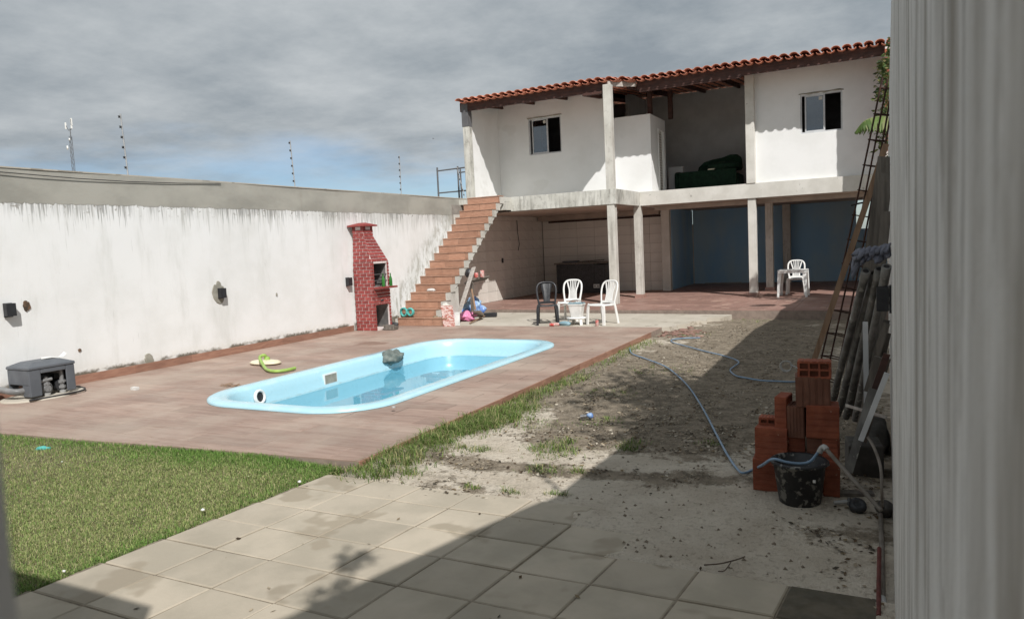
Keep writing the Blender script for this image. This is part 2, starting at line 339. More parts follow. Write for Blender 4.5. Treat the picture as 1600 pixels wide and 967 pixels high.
def mat_glass():
    m, nt, p = _nt('window_glass'); b = NB(nt); out = [x for x in nt.nodes if x.type == 'OUTPUT_MATERIAL'][0]; nt.nodes.remove(p)
    tr = b.n('ShaderNodeBsdfTransparent'); tr.inputs[0].default_value = (0.78, 0.80, 0.82, 1); gl = b.n('ShaderNodeBsdfGlossy'); gl.inputs['Roughness'].default_value = 0.02; gl.inputs[0].default_value = (0.8, 0.85, 0.9, 1)
    ms = b.n('ShaderNodeMixShader'); ms.inputs[0].default_value = 0.14; nt.links.new(tr.outputs[0], ms.inputs[1]); nt.links.new(gl.outputs[0], ms.inputs[2]); nt.links.new(ms.outputs[0], out.inputs[0]); return m

mt = dict(
    leftwall=mat_left_wall(), deck=mat_deck(), ground=mat_ground(), water=mat_water(), glass=mat_glass(),
    rightwall=mat_streaked('rain_streaked_grey_render', (0.76, 0.745, 0.72), (0.64, 0.625, 0.60), (0.22, 0.19, 0.15), 10.0, 0.85, 0.46, 0.64, 'y', 1.1),
    slab=mat_streaked('streaked_painted_concrete', (0.64, 0.63, 0.58), (0.52, 0.51, 0.46), (0.20, 0.19, 0.165), 3.6, 0.85, 0.47, 0.66, 'x', 0.5),
    slabclean=M('painted_concrete', (0.66, 0.64, 0.59), (0.56, 0.54, 0.49), 0.85, 2.0, bsc=20, speck=((0.36, 0.34, 0.30), 9.0, 0.68)),
    post=mat_streaked('worn_whitewashed_concrete', (0.62, 0.60, 0.55), (0.50, 0.48, 0.43), (0.27, 0.25, 0.22), 7.0, 0.7, 0.52, 0.68, 'x'),
    white=M('white_wall_paint', (0.82, 0.82, 0.81), (0.76, 0.76, 0.745), 0.8, 1.2, bump=0.15, bsc=25, speck=((0.745, 0.743, 0.725), 0.9, 0.62)),
    inner=M('grey_unpainted_render', (0.54, 0.53, 0.52), (0.47, 0.46, 0.45), 0.9, 2.0, bsc=30),
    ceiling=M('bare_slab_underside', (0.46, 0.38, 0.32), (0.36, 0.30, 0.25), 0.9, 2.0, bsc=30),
    brownwood=M('dark_red_stained_timber', (0.080, 0.036, 0.028), (0.045, 0.022, 0.018), 0.7, 3.0, (1, 6, 6), 0.3, rnd=0.1),
    palewood=M('pale_weathered_board', (0.50, 0.46, 0.42), (0.36, 0.32, 0.29), 0.8, 4.0, (1, 6, 6)),
    rooftile=M('clay_roof_tile', (0.60, 0.235, 0.15), (0.44, 0.16, 0.10), 0.8, 9.0, bump=0.3, bsc=60, rnd=0.18, speck=((0.20, 0.10, 0.075), 14.0, 0.64)),
    block=M('hollow_clay_block', (0.33, 0.098, 0.052), (0.23, 0.066, 0.037), 0.85, 7.0, (1, 1, 1), 0.5, bsc=50, rnd=0.16, speck=((0.42, 0.26, 0.18), 11.0, 0.64)),
    blockbrown=M('fired_brown_clay_block', (0.22, 0.10, 0.065), (0.16, 0.07, 0.046), 0.85, 5.0, (1, 1, 1), 0.35, bsc=50, rnd=0.1),
    blockdark=M('block_cavity_clay', (0.20, 0.075, 0.045), None, 0.9),
    ovenbrick=M('red_painted_brick', (0.33, 0.068, 0.060), (0.235, 0.048, 0.044), 0.7, 18.0, bump=0.35, bsc=90, rnd=0.2),
    mortar=M('pale_mortar', (0.76, 0.68, 0.65), (0.64, 0.55, 0.53), 0.9, 20.0),
    soot=M('sooty_firebox', (0.22, 0.21, 0.20), (0.10, 0.098, 0.095), 0.95, 5.0),
    steel=M('dull_grate_steel', (0.25, 0.25, 0.25), (0.14, 0.14, 0.14), 0.5, 9.0, metal=0.7),
    steptile=M('terracotta_step_tile', (0.44, 0.255, 0.175), (0.345, 0.19, 0.128), 0.6, 2.5, (3, 3, 14), 0.12, bsc=12, rnd=0.14, world=True),
    steptread=M('terracotta_tread_tile', (0.43, 0.25, 0.17), (0.335, 0.185, 0.125), 0.6, 2.5, (3, 14, 3), 0.12, bsc=12, rnd=0.1, world=True),
    skirt=M('brown_skirting_tile', (0.335, 0.185, 0.130), (0.255, 0.135, 0.095), 0.6, 2.0, (1, 2, 14), 0.12, bsc=12, rnd=0.14, world=True),
    grout=M('dusty_grout', (0.30, 0.235, 0.195), (0.23, 0.18, 0.15), 0.95, 8.0),
    porchtile=M('red_porch_floor_tile', (0.335, 0.205, 0.168), (0.25, 0.15, 0.122), 0.55, 1.3, (1, 5, 1), 0.1, bsc=10, rnd=0.12, world=True, speck=((0.44, 0.30, 0.24), 2.2, 0.60)),
    walltile=M('cream_wall_tile', (0.74, 0.70, 0.64), (0.68, 0.64, 0.58), 0.35, 1.5, bump=0.05, rnd=0.04),
    tilegrout=M('dark_wall_grout', (0.34, 0.305, 0.27), None, 0.9),
    paver=M('cream_concrete_paver', (0.44, 0.385, 0.305), (0.36, 0.318, 0.25), 0.85, 2.2, bump=0.4, bsc=55, rnd=0.09, world=True, speck=((0.315, 0.27, 0.205), 1.7, 0.57)),
    paverdark=M('damp_mossy_paver', (0.12, 0.10, 0.07), (0.075, 0.065, 0.045), 0.8, 7.0, bump=0.4, bsc=55, world=True),
    joint=M('sandy_joint_fill', (0.26, 0.22, 0.165), (0.17, 0.14, 0.105), 0.95, 12.0),
    lawnsoil=M('turf_soil', (0.16, 0.14, 0.075), (0.10, 0.09, 0.05), 0.95, 9.0),
    cementstrip=M('pale_cement_floor', (0.50, 0.455, 0.385), (0.42, 0.38, 0.315), 0.9, 1.3, bsc=40, world=True, speck=((0.33, 0.29, 0.235), 3.0, 0.60)),
    poolshell=M('pale_blue_gelcoat', (0.42, 0.675, 0.765), (0.395, 0.65, 0.745), 0.28, 0.5, bump=0.04, bsc=6, spec=0.5, world=True),
    bluewall=M('faded_blue_wall_paint', (0.31, 0.53, 0.74), (0.42, 0.58, 0.68), 0.85, 1.1, (1, 1, 0.45), bump=0.2, bsc=20, world=True),
    granite=M('dark_polished_granite', (0.055, 0.055, 0.058), (0.035, 0.035, 0.038), 0.35, 12.0),
    plasticwhite=M('white_plastic', (0.80, 0.80, 0.78), (0.75, 0.745, 0.72), 0.38, 6.0, bump=0.05),
    plasticblack=M('black_plastic', (0.035, 0.036, 0.040), (0.025, 0.026, 0.029), 0.38, 6.0, bump=0.05),
    plasticgrey=M('slate_grey_plastic', (0.115, 0.125, 0.14), (0.095, 0.104, 0.118), 0.55, 4.0, bump=0.1),
    pvc=M('grey_pvc', (0.42, 0.42, 0.41), (0.34, 0.34, 0.33), 0.5, 5.0, bump=0.05),
    cream=M('cream_plastic', (0.76, 0.70, 0.52), (0.70, 0.63, 0.46), 0.4, 6.0, bump=0.04),
    greenhose=M('lime_green_hose', (0.34, 0.50, 0.12), (0.26, 0.40, 0.09), 0.45, 8.0, bump=0.1),
    bluehose=M('blue_grey_hose', (0.22, 0.33, 0.46), (0.17, 0.26, 0.37), 0.4, 6.0, bump=0.05),
    teal=M('teal_hose', (0.10, 0.44, 0.40), (0.07, 0.34, 0.31), 0.5, 8.0),
    lampblack=M('black_lamp_housing', (0.030, 0.031, 0.034), (0.020, 0.020, 0.023), 0.5, 6.0, bump=0.1),
    cement=M('raw_cement_patch', (0.345, 0.33, 0.28), (0.24, 0.23, 0.19), 0.95, 7.0, bump=0.6, bsc=30),
    hole=M('broken_brick_in_wall', (0.17, 0.10, 0.06), (0.05, 0.04, 0.03), 0.95, 16.0),
    rock=M('grey_green_cascade_rock', (0.20, 0.225, 0.205), (0.095, 0.115, 0.105), 0.85, 7.0, bump=0.8, bsc=14, bd=0.02),
    rust=M('rusty_rebar', (0.085, 0.040, 0.028), (0.045, 0.025, 0.020), 0.85, 14.0, metal=0.3),
    redrust=M('red_oxide_bar', (0.14, 0.035, 0.028), (0.09, 0.026, 0.022), 0.8, 14.0),
    timber=M('raw_brown_timber', (0.30, 0.195, 0.125), (0.21, 0.13, 0.082), 0.8, 3.0, (6, 6, 0.6), 0.3, rnd=0.12),
    greytimber=M('grey_weathered_timber', (0.205, 0.18, 0.155), (0.12, 0.105, 0.09), 0.85, 4.0, (6, 6, 0.5), 0.35, rnd=0.15),
    tube=M('cement_spattered_steel_tube', (0.25, 0.24, 0.225), (0.12, 0.115, 0.108), 0.7, 8.0, (1, 1, 0.4), 0.4, metal=0.25, rnd=0.12, speck=((0.34, 0.33, 0.30), 16.0, 0.62)),
    alu=M('dusty_white_aluminium', (0.60, 0.61, 0.62), (0.50, 0.51, 0.52), 0.45, 5.0),
    cloth=M('faded_grey_blue_cloth', (0.19, 0.195, 0.235), (0.11, 0.115, 0.15), 0.95, 9.0, bump=0.5, bsc=30),
    bucket=M('black_mixing_bucket', (0.028, 0.029, 0.032), (0.020, 0.020, 0.023), 0.5, 6.0, speck=((0.22, 0.215, 0.20), 15.0, 0.56)),
    sofa=M('dark_green_sofa_fabric', (0.012, 0.040, 0.020), (0.008, 0.026, 0.014), 0.95, 9.0, bump=0.4),
    shadeblack=M('painted_interior_shade', (0.055, 0.05, 0.052), None, 0.9),
    tanbark=M('tree_bark', (0.15, 0.115, 0.085), (0.08, 0.06, 0.045), 0.9, 9.0, (3, 3, 0.6), 0.6),
    leaf=mat_attr('leaf', 0.55, 0.25), grass=mat_attr('grass_blade', 0.7, 0.2), litter=mat_attr('dry_litter', 0.9),
    gate=M('grey_gate_paint', (0.52, 0.52, 0.52), (0.45, 0.45, 0.45), 0.55, 3.0),
    sign=M('galvanised_pole', (0.46, 0.46, 0.46), (0.36, 0.36, 0.36), 0.5, 6.0, metal=0.3),
    darktimber=M('dark_stained_timber', (0.11, 0.085, 0.065), (0.06, 0.048, 0.038), 0.85, 4.0, (6, 6, 0.5), 0.35, rnd=0.15),
    darkpvc=M('stained_dark_pvc', (0.22, 0.22, 0.22), (0.14, 0.14, 0.14), 0.5, 7.0),
    darksteel=M('dark_grey_steel', (0.13, 0.13, 0.135), (0.10, 0.10, 0.105), 0.6, 4.0),
    dirtypipe=M('muddy_grey_pipe', (0.20, 0.175, 0.15), (0.13, 0.11, 0.09), 0.7, 9.0),
    bluebag=M('blue_plastic_bag', (0.10, 0.20, 0.52), (0.40, 0.55, 0.68), 0.4, 5.0), pink=M('pink_plastic_bag', (0.78, 0.30, 0.48), (0.62, 0.20, 0.36), 0.4, 5.0),
    red=M('red_tin', (0.50, 0.06, 0.05), (0.60, 0.50, 0.46), 0.35, 9.0), greenglass=M('green_bottle_glass', (0.05, 0.22, 0.045), (0.03, 0.15, 0.03), 0.12, 5.0, bump=0, spec=0.6),
    bluegrey=M('blue_grey_plastic', (0.24, 0.38, 0.44), None, 0.5), lightbox=M('white_porcelain', (0.78, 0.77, 0.74), None, 0.4), brownjar=M('brown_paper_sack', (0.30, 0.23, 0.16), (0.20, 0.15, 0.10), 0.9, 8.0),
)
def mat_pool():
    m = mt['poolshell']; nt = m.node_tree; b = NB(nt); p = [x for x in nt.nodes if x.type == 'BSDF_PRINCIPLED'][0]; old = p.inputs['Base Color'].links[0].from_socket; v = b.pos(); X, Y, Z = b.sep(v)
    zz = b.math('ADD', Z, b.math('MULTIPLY', b.math('SUBTRACT', b.noise(v, 3.0, 3), 0.5), 0.03)); band = b.math('MULTIPLY', b.rng(zz, -0.245, -0.225), b.rng(zz, -0.20, -0.222))
    col = b.mix(b.math('MULTIPLY', band, b.rng(b.noise(v, 5.0, 4, 0.7), 0.35, 0.7, 0.1, 0.55)), old, (0.26, 0.36, 0.36))
    col = b.mix(b.math('MULTIPLY', b.rng(Z, -0.02, 0.03), b.rng(b.noise(v, 3.5, 6, 0.7), 0.42, 0.75, 0.0, 0.5)), col, (0.62, 0.74, 0.77)); nt.links.new(col, p.inputs['Base Color'])
mat_pool()
def mat_redtile():
    m, nt, p = _nt('marbled_red_tile'); b = NB(nt); v = b.obj()
    f = b.rng(b.noise(b.map(v, (1, 1, 3.0)), 13.0, 6, 0.7), 0.45, 0.55); b.put(p.inputs['Base Color'], b.mix(f, (0.38, 0.13, 0.10), (0.62, 0.50, 0.46))); p.inputs['Roughness'].default_value = 0.4; return m
mt['redtile'] = mat_redtile()

# ================================================================== THE SETTING
POOL = (-7.60, -4.90, 5.93, 11.66)               # x0, x1, y0, y1 of the rim's outer edge
def rrect(x0, x1, y0, y1, r, n=10):
    pts = []
    for cx, cy, a0 in ((x1-r, y1-r, 0), (x0+r, y1-r, 90), (x0+r, y0+r, 180), (x1-r, y0+r, 270)):
        for k in range(n+1):
            a = math.radians(a0+90*k/n); pts.append((cx+r*math.cos(a), cy+r*math.sin(a)))
    return pts
def in_poly(p, poly):
    c = False
    for i in range(len(poly)):
        a, b = poly[i], poly[i-1]
        if (a[1] > p[1]) != (b[1] > p[1]) and p[0] < (b[0]-a[0])*(p[1]-a[1])/(b[1]-a[1])+a[0]: c = not c
    return c
def near_y(x): return 4.12 + (x+10.5)*0.085      # near edge of the pool deck
DECK_X0, DECK_X1, DECK_Y1 = -10.5, -3.88, 13.90
def fbm(x, y, f=1.0, o=4, s=0.0): return mnoise.fractal(Vector((x*f+s, y*f-s, s)), 1.0, 2.0, o)
YLINES = [0.40, 0.75, 1.13, 1.50, 1.88, 2.265, 2.665, 3.06, 3.445, 3.80, 4.16, 4.49]
PAVER_LIMIT = {10: -1.95, 9: -1.40}
def paver_x(i, y): return -4.16 + i*0.457 + 0.085*(y-3.05)
def row_end(j):
    lim = PAVER_LIMIT.get(j, -0.03); y = YLINES[j]; e = -9.0
    for i in range(10):
        if paver_x(i, y)+0.007 <= lim-0.12: e = min(paver_x(i+1, y), -0.03)
    return e
def terrace_line(y):
    for j in range(len(YLINES)-1):
        if YLINES[j] <= y < YLINES[j+1]: return row_end(j)
    return 0.1 if y < 1 else -3.95
def ground_z(x, y):
    z = -0.095 + 0.018*fbm(x, y, 1.3, 4, 2.0) + 0.010*fbm(x, y, 5.0, 3, 9.0)
    t = max(0.0, min(1.0, (-2.9-x)/0.9))*max(0.0, min(1.0, (8.0-y)/3.0)); z += 0.055*t*t
    if y < 4.5:
        d = x-terrace_line(y)
        if d < -0.06+0.05*fbm(x, y, 2.5, 2, 3.0): z = -0.105
        elif d < 0.8: z = max(z, -0.066-0.024*max(d, 0)/0.8+0.006*fbm(x, y, 6.0, 2, 1.0))
    elif y < 4.75 and x < -2.0: z = min(z, -0.072)
    if x < -3.95: z = min(z, -0.11)
    if y > 13.6 and x < -3.2: z = min(z, -0.06)
    if y > 16.0: z = -0.12
    return z
SOILBLOBS = []
def blob_at(px, py, rx, ry, a): q = at_z(px, py, -0.09); SOILBLOBS.append((q.x, q.y, rx, ry, a))
for b_ in ((1000,620,1.0,1.3,.5),(860,600,.55,.8,.45),(1050,660,.7,.8,.40),(900,680,.45,.45,.35),(845,690,.35,.35,.35),(1130,640,.8,1.6,.55),(960,580,.8,1.2,.5),(1180,560,1.0,2.2,.45),
           (1150,520,.8,1.2,.35),(1215,500,1.0,1.6,.35),(700,715,.5,.3,.3),(780,725,.5,.14,.38),(860,735,.4,.14,.34),(990,745,.5,.12,.3),(1110,745,.5,.12,.28),(1330,700,.35,1.2,.5),(1300,830,.5,.14,.25),
           (760,700,.5,.35,-.35),(850,760,.5,.2,-.35),(1000,720,.35,.25,-.3),(1150,780,.5,.3,-.35),(1080,820,.5,.25,-.3),(930,650,.3,.25,-.15),(1060,500,.9,.9,-.10),(820,640,.35,.4,-.25)): blob_at(*b_)
def soil(x, y):
    s = 0.32 + 0.19*max(0, min(1, (y-6.2)/2.5)) + 0.30*fbm(x, y, 0.9, 5, 4.0)
    for bx, by, rx, ry, a in SOILBLOBS:
        d = ((x-bx)/rx)**2+((y-by)/ry)**2
        if d < 4: s += a*math.exp(-d)
    if y > 12.5: s += 0.10
    return max(0.0, min(1.0, s))
def build_ground():
    xs = [-400, -120, -40, -20, -12, -10, -7.65, -6.2, -4.85, -4.2]+list(np.arange(-4.0, 0.45, 0.06))+[0.6, 2, 6, 20, 60, 200, 400]
    ys = [-200, -60, -20, -6, -2, 0, 1.5]+list(np.arange(1.9, 9.0, 0.06))+list(np.arange(9.0, 16.8, 0.12))+[17.5, 20, 27, 40, 80, 200, 600]
    ys = sorted(set(round(float(y), 4) for y in ys+[5.88, 11.71])); xs = [float(x) for x in xs]
    nx, ny = len(xs), len(ys); vs = []; so = []
    for y in ys:
        for x in xs:
            fine = -4.05 < x < 0.5 and 1.8 < y < 16.9
            vs.append((x, y, ground_z(x, y) if fine else -0.12)); so.append(soil(x, y) if fine else 0.45)
    fs = []
    for j in range(ny-1):
        for i in range(nx-1):
            if -7.66 <= xs[i] and xs[i+1] <= -4.84 and 5.87 <= ys[j] and ys[j+1] <= 11.72: continue
            fs.append((j*nx+i, j*nx+i+1, (j+1)*nx+i+1, (j+1)*nx+i))
    me = bpy.data.meshes.new('ground'); me.from_pydata(vs, [], fs); me.polygons.foreach_set('use_smooth', [True]*len(fs))
    a = me.attributes.new('soil', 'FLOAT', 'POINT'); a.data.foreach_set('value', so); me.materials.append(mt['ground']); me.update()
    o = bpy.data.objects.new('ground', me); COL.objects.link(o); tag(o, kind='structure')
build_ground()

# ---- pool deck
def build_deck():
    rim = rrect(POOL[0]+0.10, POOL[1]-0.10, POOL[2]+0.10, POOL[3]-0.10, 0.75)
    mb = MB()                                     # bed under the tiles, four slabs around the pool
    px0, px1, py0, py1 = POOL[0]+0.1, POOL[1]-0.1, POOL[2]+0.1, POOL[3]-0.1
    zb, zt = -0.20, -0.010
    def slab(poly): mb.prism([(x, y, zb) for x, y in poly], (0, 0, zt-zb))
    slab([(DECK_X0, near_y(DECK_X0)), (DECK_X1, near_y(DECK_X1)), (DECK_X1, py0), (DECK_X0, py0)])
    slab([(DECK_X0, py0), (px0, py0), (px0, py1), (DECK_X0, py1)]); slab([(px1, py0), (DECK_X1, py0), (DECK_X1, py1), (px1, py1)])
    slab([(DECK_X0, py1), (DECK_X1, py1), (DECK_X1, DECK_Y1), (DECK_X0, DECK_Y1)])
    d = tag(mb.build('pool_deck', mt['grout']), kind='structure')
    for sx, sy in ((px0, py0), (px1, py0), (px0, py1), (px1, py1)): pass
    poly = [(DECK_X0, near_y(DECK_X0)), (DECK_X1, near_y(DECK_X1)), (DECK_X1, DECK_Y1), (DECK_X0, DECK_Y1)]
    def keep(c):
        ins = [in_poly(p, rim) for p in c]; cx = sum(p[0] for p in c)/len(c); cy = sum(p[1] for p in c)/len(c)
        bx = [p[0] for p in c]; by = [p[1] for p in c]
        touch = max(bx) > rim_b[0] and min(bx) < rim_b[1] and max(by) > rim_b[2] and min(by) < rim_b[3]
        if not touch: return True
        if all(ins): return False
        grid = [(min(bx)+(max(bx)-min(bx))*i/8, min(by)+(max(by)-min(by))*j/6) for i in range(9) for j in range(7)]
        if not any(in_poly(p, rim) for p in grid): return True
        cross.append(c); return False
    rim_b = (px0, px1, py0, py1); cross = []
    tiles('deck_tile', mt['deck'], d, (0, 0, -0.010), (1, 0, 0), (0, 1, 0), (0, 0, 1), poly, 0.90, 0.30, 0.003, 0.5, 0.010, 0.0, keep, (DECK_X0, 4.10))
    for c in cross:                               # tiles cut round the pool rim
        bx = [p[0] for p in c]; by = [p[1] for p in c]; X0, X1, Y0, Y1 = min(bx), max(bx), min(by), max(by); m = MB(); nx_, ny_ = 18, 6
        for i in range(nx_):
            for j in range(ny_):
                a, b, e, f = X0+(X1-X0)*i/nx_, X0+(X1-X0)*(i+1)/nx_, Y0+(Y1-Y0)*j/ny_, Y0+(Y1-Y0)*(j+1)/ny_
                if not in_poly(((a+b)/2, (e+f)/2), rim): m.add([(a, e, 0), (b, e, 0), (b, f, 0), (a, f, 0)], [(0, 1, 2, 3)])
        if m.f: m.build('deck_tile', mt['deck'], d)
    # riser tiles along the yard side and the near edge
    tiles('edge_tile', mt['skirt'], d, (DECK_X1, 0, 0), (0, 1, 0), (0, 0, 1), (1, 0, 0), [(near_y(DECK_X1), -0.16), (DECK_Y1-0.75, -0.16), (DECK_Y1-0.75, -0.003), (near_y(DECK_X1), -0.003)], 0.60, 0.20, 0.004, 0, 0.010, 0, None, (0, -0.17))
build_deck()
# ---- cement strip behind the deck, porch floor
mb = MB(); mb.prism([(-10.5, DECK_Y1+0.004, -0.15), (-3.9, DECK_Y1+0.004, -0.15), (-3.62, 14.1, -0.15), (-3.72, 14.35, -0.15), (-3.5, 14.6, -0.15), (-3.58, 14.95, -0.15), (-3.3, 15.2, -0.15), (-3.38, 15.6, -0.15), (-3.05, 15.9, -0.15), (-3.0, 16.33, -0.15), (-10.5, 17.0, -0.15)], (0, 0, 0.143)); cs = mb.build('cement_path', mt['cementstrip']); tag(cs, kind='structure')
PZ = 0.075
mb = MB(); mb.prism([(-10.5, 17.02, -0.15), (0.03, 16.28, -0.15), (0.03, 26.0, -0.15), (-10.5, 26.0, -0.15)], (0, 0, 0.15+PZ-0.012)); pf = mb.build('porch_floor', mt['grout']); tag(pf, kind='structure')
tiles('floor_tile', mt['porchtile'], pf, (0, 0, PZ-0.012), (1, 0, 0), (0, 1, 0), (0, 0, 1), [(-10.45, 17.03), (0.02, 16.29), (0.02, 23.0), (-10.45, 23.0)], 0.62, 0.46, 0.006, 0, 0.012, 0, None, (-10.45, 16.2))
mb = MB(); mb.box((-10.44, 23.0, PZ-0.012), (0.02, 25.98, PZ-0.002)); mb.build('rear_floor', mt['porchtile'], pf)
# ---- paver terrace
def lawn_right(y): return -4.19+0.085*(y-3.05)
def lawn_z(x, y):
    a = max(0.0, min(1.0, (near_y(x)-y)/1.3)); b = max(0.0, min(1.0, 1-(lawn_right(y)-x)/0.7)); return -0.022-0.066*max(a, b)
def build_terrace():
    mb = MB(); nx, ny_ = 12, 14; vs = []
    for j in range(ny_+1):
        for i in range(nx+1):
            y = 0.3+(near_y(-7)+0.6-0.3)*j/ny_; x = -10.5+(lawn_right(y)+10.5)*i/nx; y = min(y, near_y(x)+0.02); vs.append((x, y, lawn_z(x, y)))
    mb.add(vs, [(j*(nx+1)+i, j*(nx+1)+i+1, (j+1)*(nx+1)+i+1, (j+1)*(nx+1)+i) for j in range(ny_) for i in range(nx)], True)
    tag(mb.build('lawn_soil', mt['lawnsoil']), kind='structure')
    mb = MB()
    for j in range(len(YLINES)-1): mb.box((-4.30 if j < 3 else -4.26+0.085*(YLINES[j]-3.05)+0.10, YLINES[j], -0.15), (row_end(j)-0.01, YLINES[j+1]-0.0005, -0.0775))
    t = tag(mb.build('paver_terrace', mt['joint']), kind='structure')
    ylines = YLINES; gx = paver_x
    for j in range(len(ylines)-1):
        y0, y1 = ylines[j]+0.005, ylines[j+1]-0.005
        lim = PAVER_LIMIT.get(j, -0.03)
        for i in range(10):
            x0, x1 = gx(i, y0)+0.005, gx(i+1, y0)-0.005; X0, X1 = gx(i, y1)+0.005, gx(i+1, y1)-0.005
            if x0 > lim-0.12: continue
            x1 = min(x1, -0.03); X1 = min(X1, -0.03)
            if x1-x0 < 0.05: continue
            dark = (j == 8 and i == 8)
            m = MB(); c = Vector(((x0+x1)/2, (y0+y1)/2, 0)); zz = -0.070+random.uniform(-0.003, 0.003); tl = random.uniform(-0.004, 0.004); t2 = random.uniform(-0.004, 0.004)
            base = [(x0, y0), (x1, y0), (X1, y1), (X0, y1)]; nn = 4
            lo = [Vector((x, y, -0.115)) for x, y in base]; up = [Vector((x, y, zz-0.006+tl*(x-c.x)*2+t2*(y-c.y)*2)) for x, y in base]
            tp = [Vector((c.x+(x-c.x)*0.968, c.y+(y-c.y)*0.962, zz+tl*(x-c.x)*2+t2*(y-c.y)*2)) for x, y in base]
            m.v = lo+up+tp; m.f = [(k, (k+1) % 4, 4+(k+1) % 4, 4+k) for k in range(4)]+[(4+k, 4+(k+1) % 4, 8+(k+1) % 4, 8+k) for k in range(4)]+[(8, 9, 10, 11)]; m.sm = [False]*9
            o = m.build('paver', mt['paverdark' if dark else 'paver'], t)
            if dark: o['label'] = 'damp mossy dark paver'
build_terrace()

# ---- boundary wall on the left
WX = -10.5
def build_left_wall():
    t = thing('boundary_wall', (WX, 8, -0.1), 'long white boundary wall with drip stains and grey cement top band', 'wall')
    mb = MB(); ys = list(np.arange(-1.0, 18.31, 0.25)); ys[-1] = 18.28; zs = list(np.arange(-0.15, 3.06, 0.16))+[3.06]; vs = []
    for z in zs:
        for y in ys: vs.append((WX+0.012*fbm(y, z, 0.5, 3, 5.0) + (0.006*(z > 2.6)), y, z))
    n = len(ys); mb.add(vs, [(j*n+i, j*n+i+1, (j+1)*n+i+1, (j+1)*n+i) for j in range(len(zs)-1) for i in range(n-1)], True)
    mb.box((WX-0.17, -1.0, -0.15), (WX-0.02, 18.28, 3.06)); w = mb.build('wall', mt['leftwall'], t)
    mb = MB(); mb.box((WX-0.17, -1.0, 3.061), (WX+0.012, 18.28, 3.08)); mb.build('coping', mt['cementstrip'], t)
    for o in tiles('skirting_tile', mt['skirt'], t, (WX+0.006, 0, 0), (0, 1, 0), (0, 0, 1), (1, 0, 0), [(4.1, 0.001), (12.8, 0.001), (12.8, 0.125), (4.1, 0.125)], 1.05, 0.20, 0.004, 0, 0.014, 0, None, (0.13, -0.05)): pass
    def patch(px, py, rw, rh, name, mat, seed, th=0.008):
        q = at_x(px, py, WX); n = 22; lo = []; m = MB()
        for k in range(n):
            a = 2*math.pi*k/n; s_ = 1+0.38*mnoise.noise(Vector((math.cos(a)*1.4, math.sin(a)*1.4, seed*2.7)))+0.15*mnoise.noise(Vector((math.cos(a)*4, math.sin(a)*4, seed*1.7)))
            lo.append(Vector((WX-0.01, q.y+rw*s_*math.cos(a), q.z+rh*s_*math.sin(a))))
        hi = [Vector((WX+0.012+th, q.y+(p.y-q.y)*0.94, q.z+(p.z-q.z)*0.94)) for p in lo]
        m.add(lo+hi, [(k, (k+1) % n, n+(k+1) % n, n+k) for k in range(n)]+[tuple(range(n, 2*n))]); m.build(name, mat, t)
    patch(341, 456, 0.135, 0.185, 'cement_patch', mt['cement'], 1.0); patch(233, 562, 0.085, 0.095, 'cement_patch', mt['cement'], 2.0, 0.006)
    patch(41, 478, 0.055, 0.07, 'broken_hole', mt['hole'], 3.0, 0.002); patch(124, 547, 0.022, 0.026, 'chip', mt['hole'], 4.0, 0.002); patch(432, 460, 0.018, 0.03, 'chip', mt['cement'], 5.0, 0.002)
build_left_wall()
def wall_lamp(loc, nx, label):
    t = thing('wall_lamp', loc, label, 'wall lamp', 'black box lamps on the walls'); x, y, z = loc
    m = MB(); m.box((x, y-0.055, z-0.10), (x+nx*0.015, y+0.055, z+0.09)) if nx > 0 else m.box((x+nx*0.015, y-0.055, z-0.10), (x, y+0.055, z+0.09)); m.build('back_plate', mt['lampblack'], t)
    a, b = sorted((x+nx*0.016, x+nx*0.095)); m = MB(); m.box((a, y-0.062, z-0.085), (b, y+0.062, z+0.085)); m.build('lamp_housing', mt['lampblack'], t, 0.004)
    m = MB(); c = (x+nx*0.055, y, z-0.087); m.lathe([(0.038, 0), (0.030, -0.004)], c, 12); m.build('lens', mt['glass'], t)
for px, py, lb in ((11, 484, 'black box lamp beside a broken hole above the pool pump'), (343, 458, 'black box lamp set in a rough grey cement patch'), (542, 440, 'black box lamp just left of the red brick barbecue')):
    q = at_x(px, py, WX); wall_lamp((WX+0.012, q.y, q.z), 1, lb)
m = MB(); q0 = at_x(0, 270, WX+0.02)
pts = [at_x(px, py, WX+0.03) for px, py in ((-60, 262), (0, 269), (60, 274), (120, 279), (200, 284), (280, 286.5), (345, 287))]
m.tube(pts, 0.006, 6); tag(m.build('cable', mt['lampblack']), 'thin black cable sagging along the grey top band of the white boundary wall', 'cable')
# ---- electric fence posts on the walls
def fence_post(base, top, label, out):
    base, top = Vector(base), Vector(top); t = thing('fence_post', base, label, 'electric fence post', 'electric fence posts on the walls')
    m = MB(); m.tube([base, base.lerp(top, 0.5), top], 0.011, 6); m.build('rod', mt['sign'], t)
    for k in range(6):
        p = base.lerp(top, 0.12+0.165*k); m = MB(); m.lathe([(0.008, -0.018), (0.019, -0.014), (0.012, 0), (0.019, 0.014), (0.008, 0.018)], p+Vector((0, 0, 0))+Vector(out)*0.03, 8, (top-base).normalized()); m.build('insulator', mt['lampblack'], t)
for k, (b, tp, lb) in enumerate((((200, 274), (188, 178), 'leaning electric fence post on the wall right of the telecom mast'), ((461, 292), (453, 220), 'electric fence post on the wall left of the barbecue chimney'),
                  ((627, 304), (624, 243), 'electric fence post on the wall between the barbecue and the scaffold frame'), ((727, 311), (714, 262), 'short electric fence post beside the scaffold frame and house corner'))):
    q = at_x(*b, -10.57); q.z = 3.085; tq = at_y(*tp, q.y); fence_post(q, tq, lb, (0.02, -0.9, 0.1))
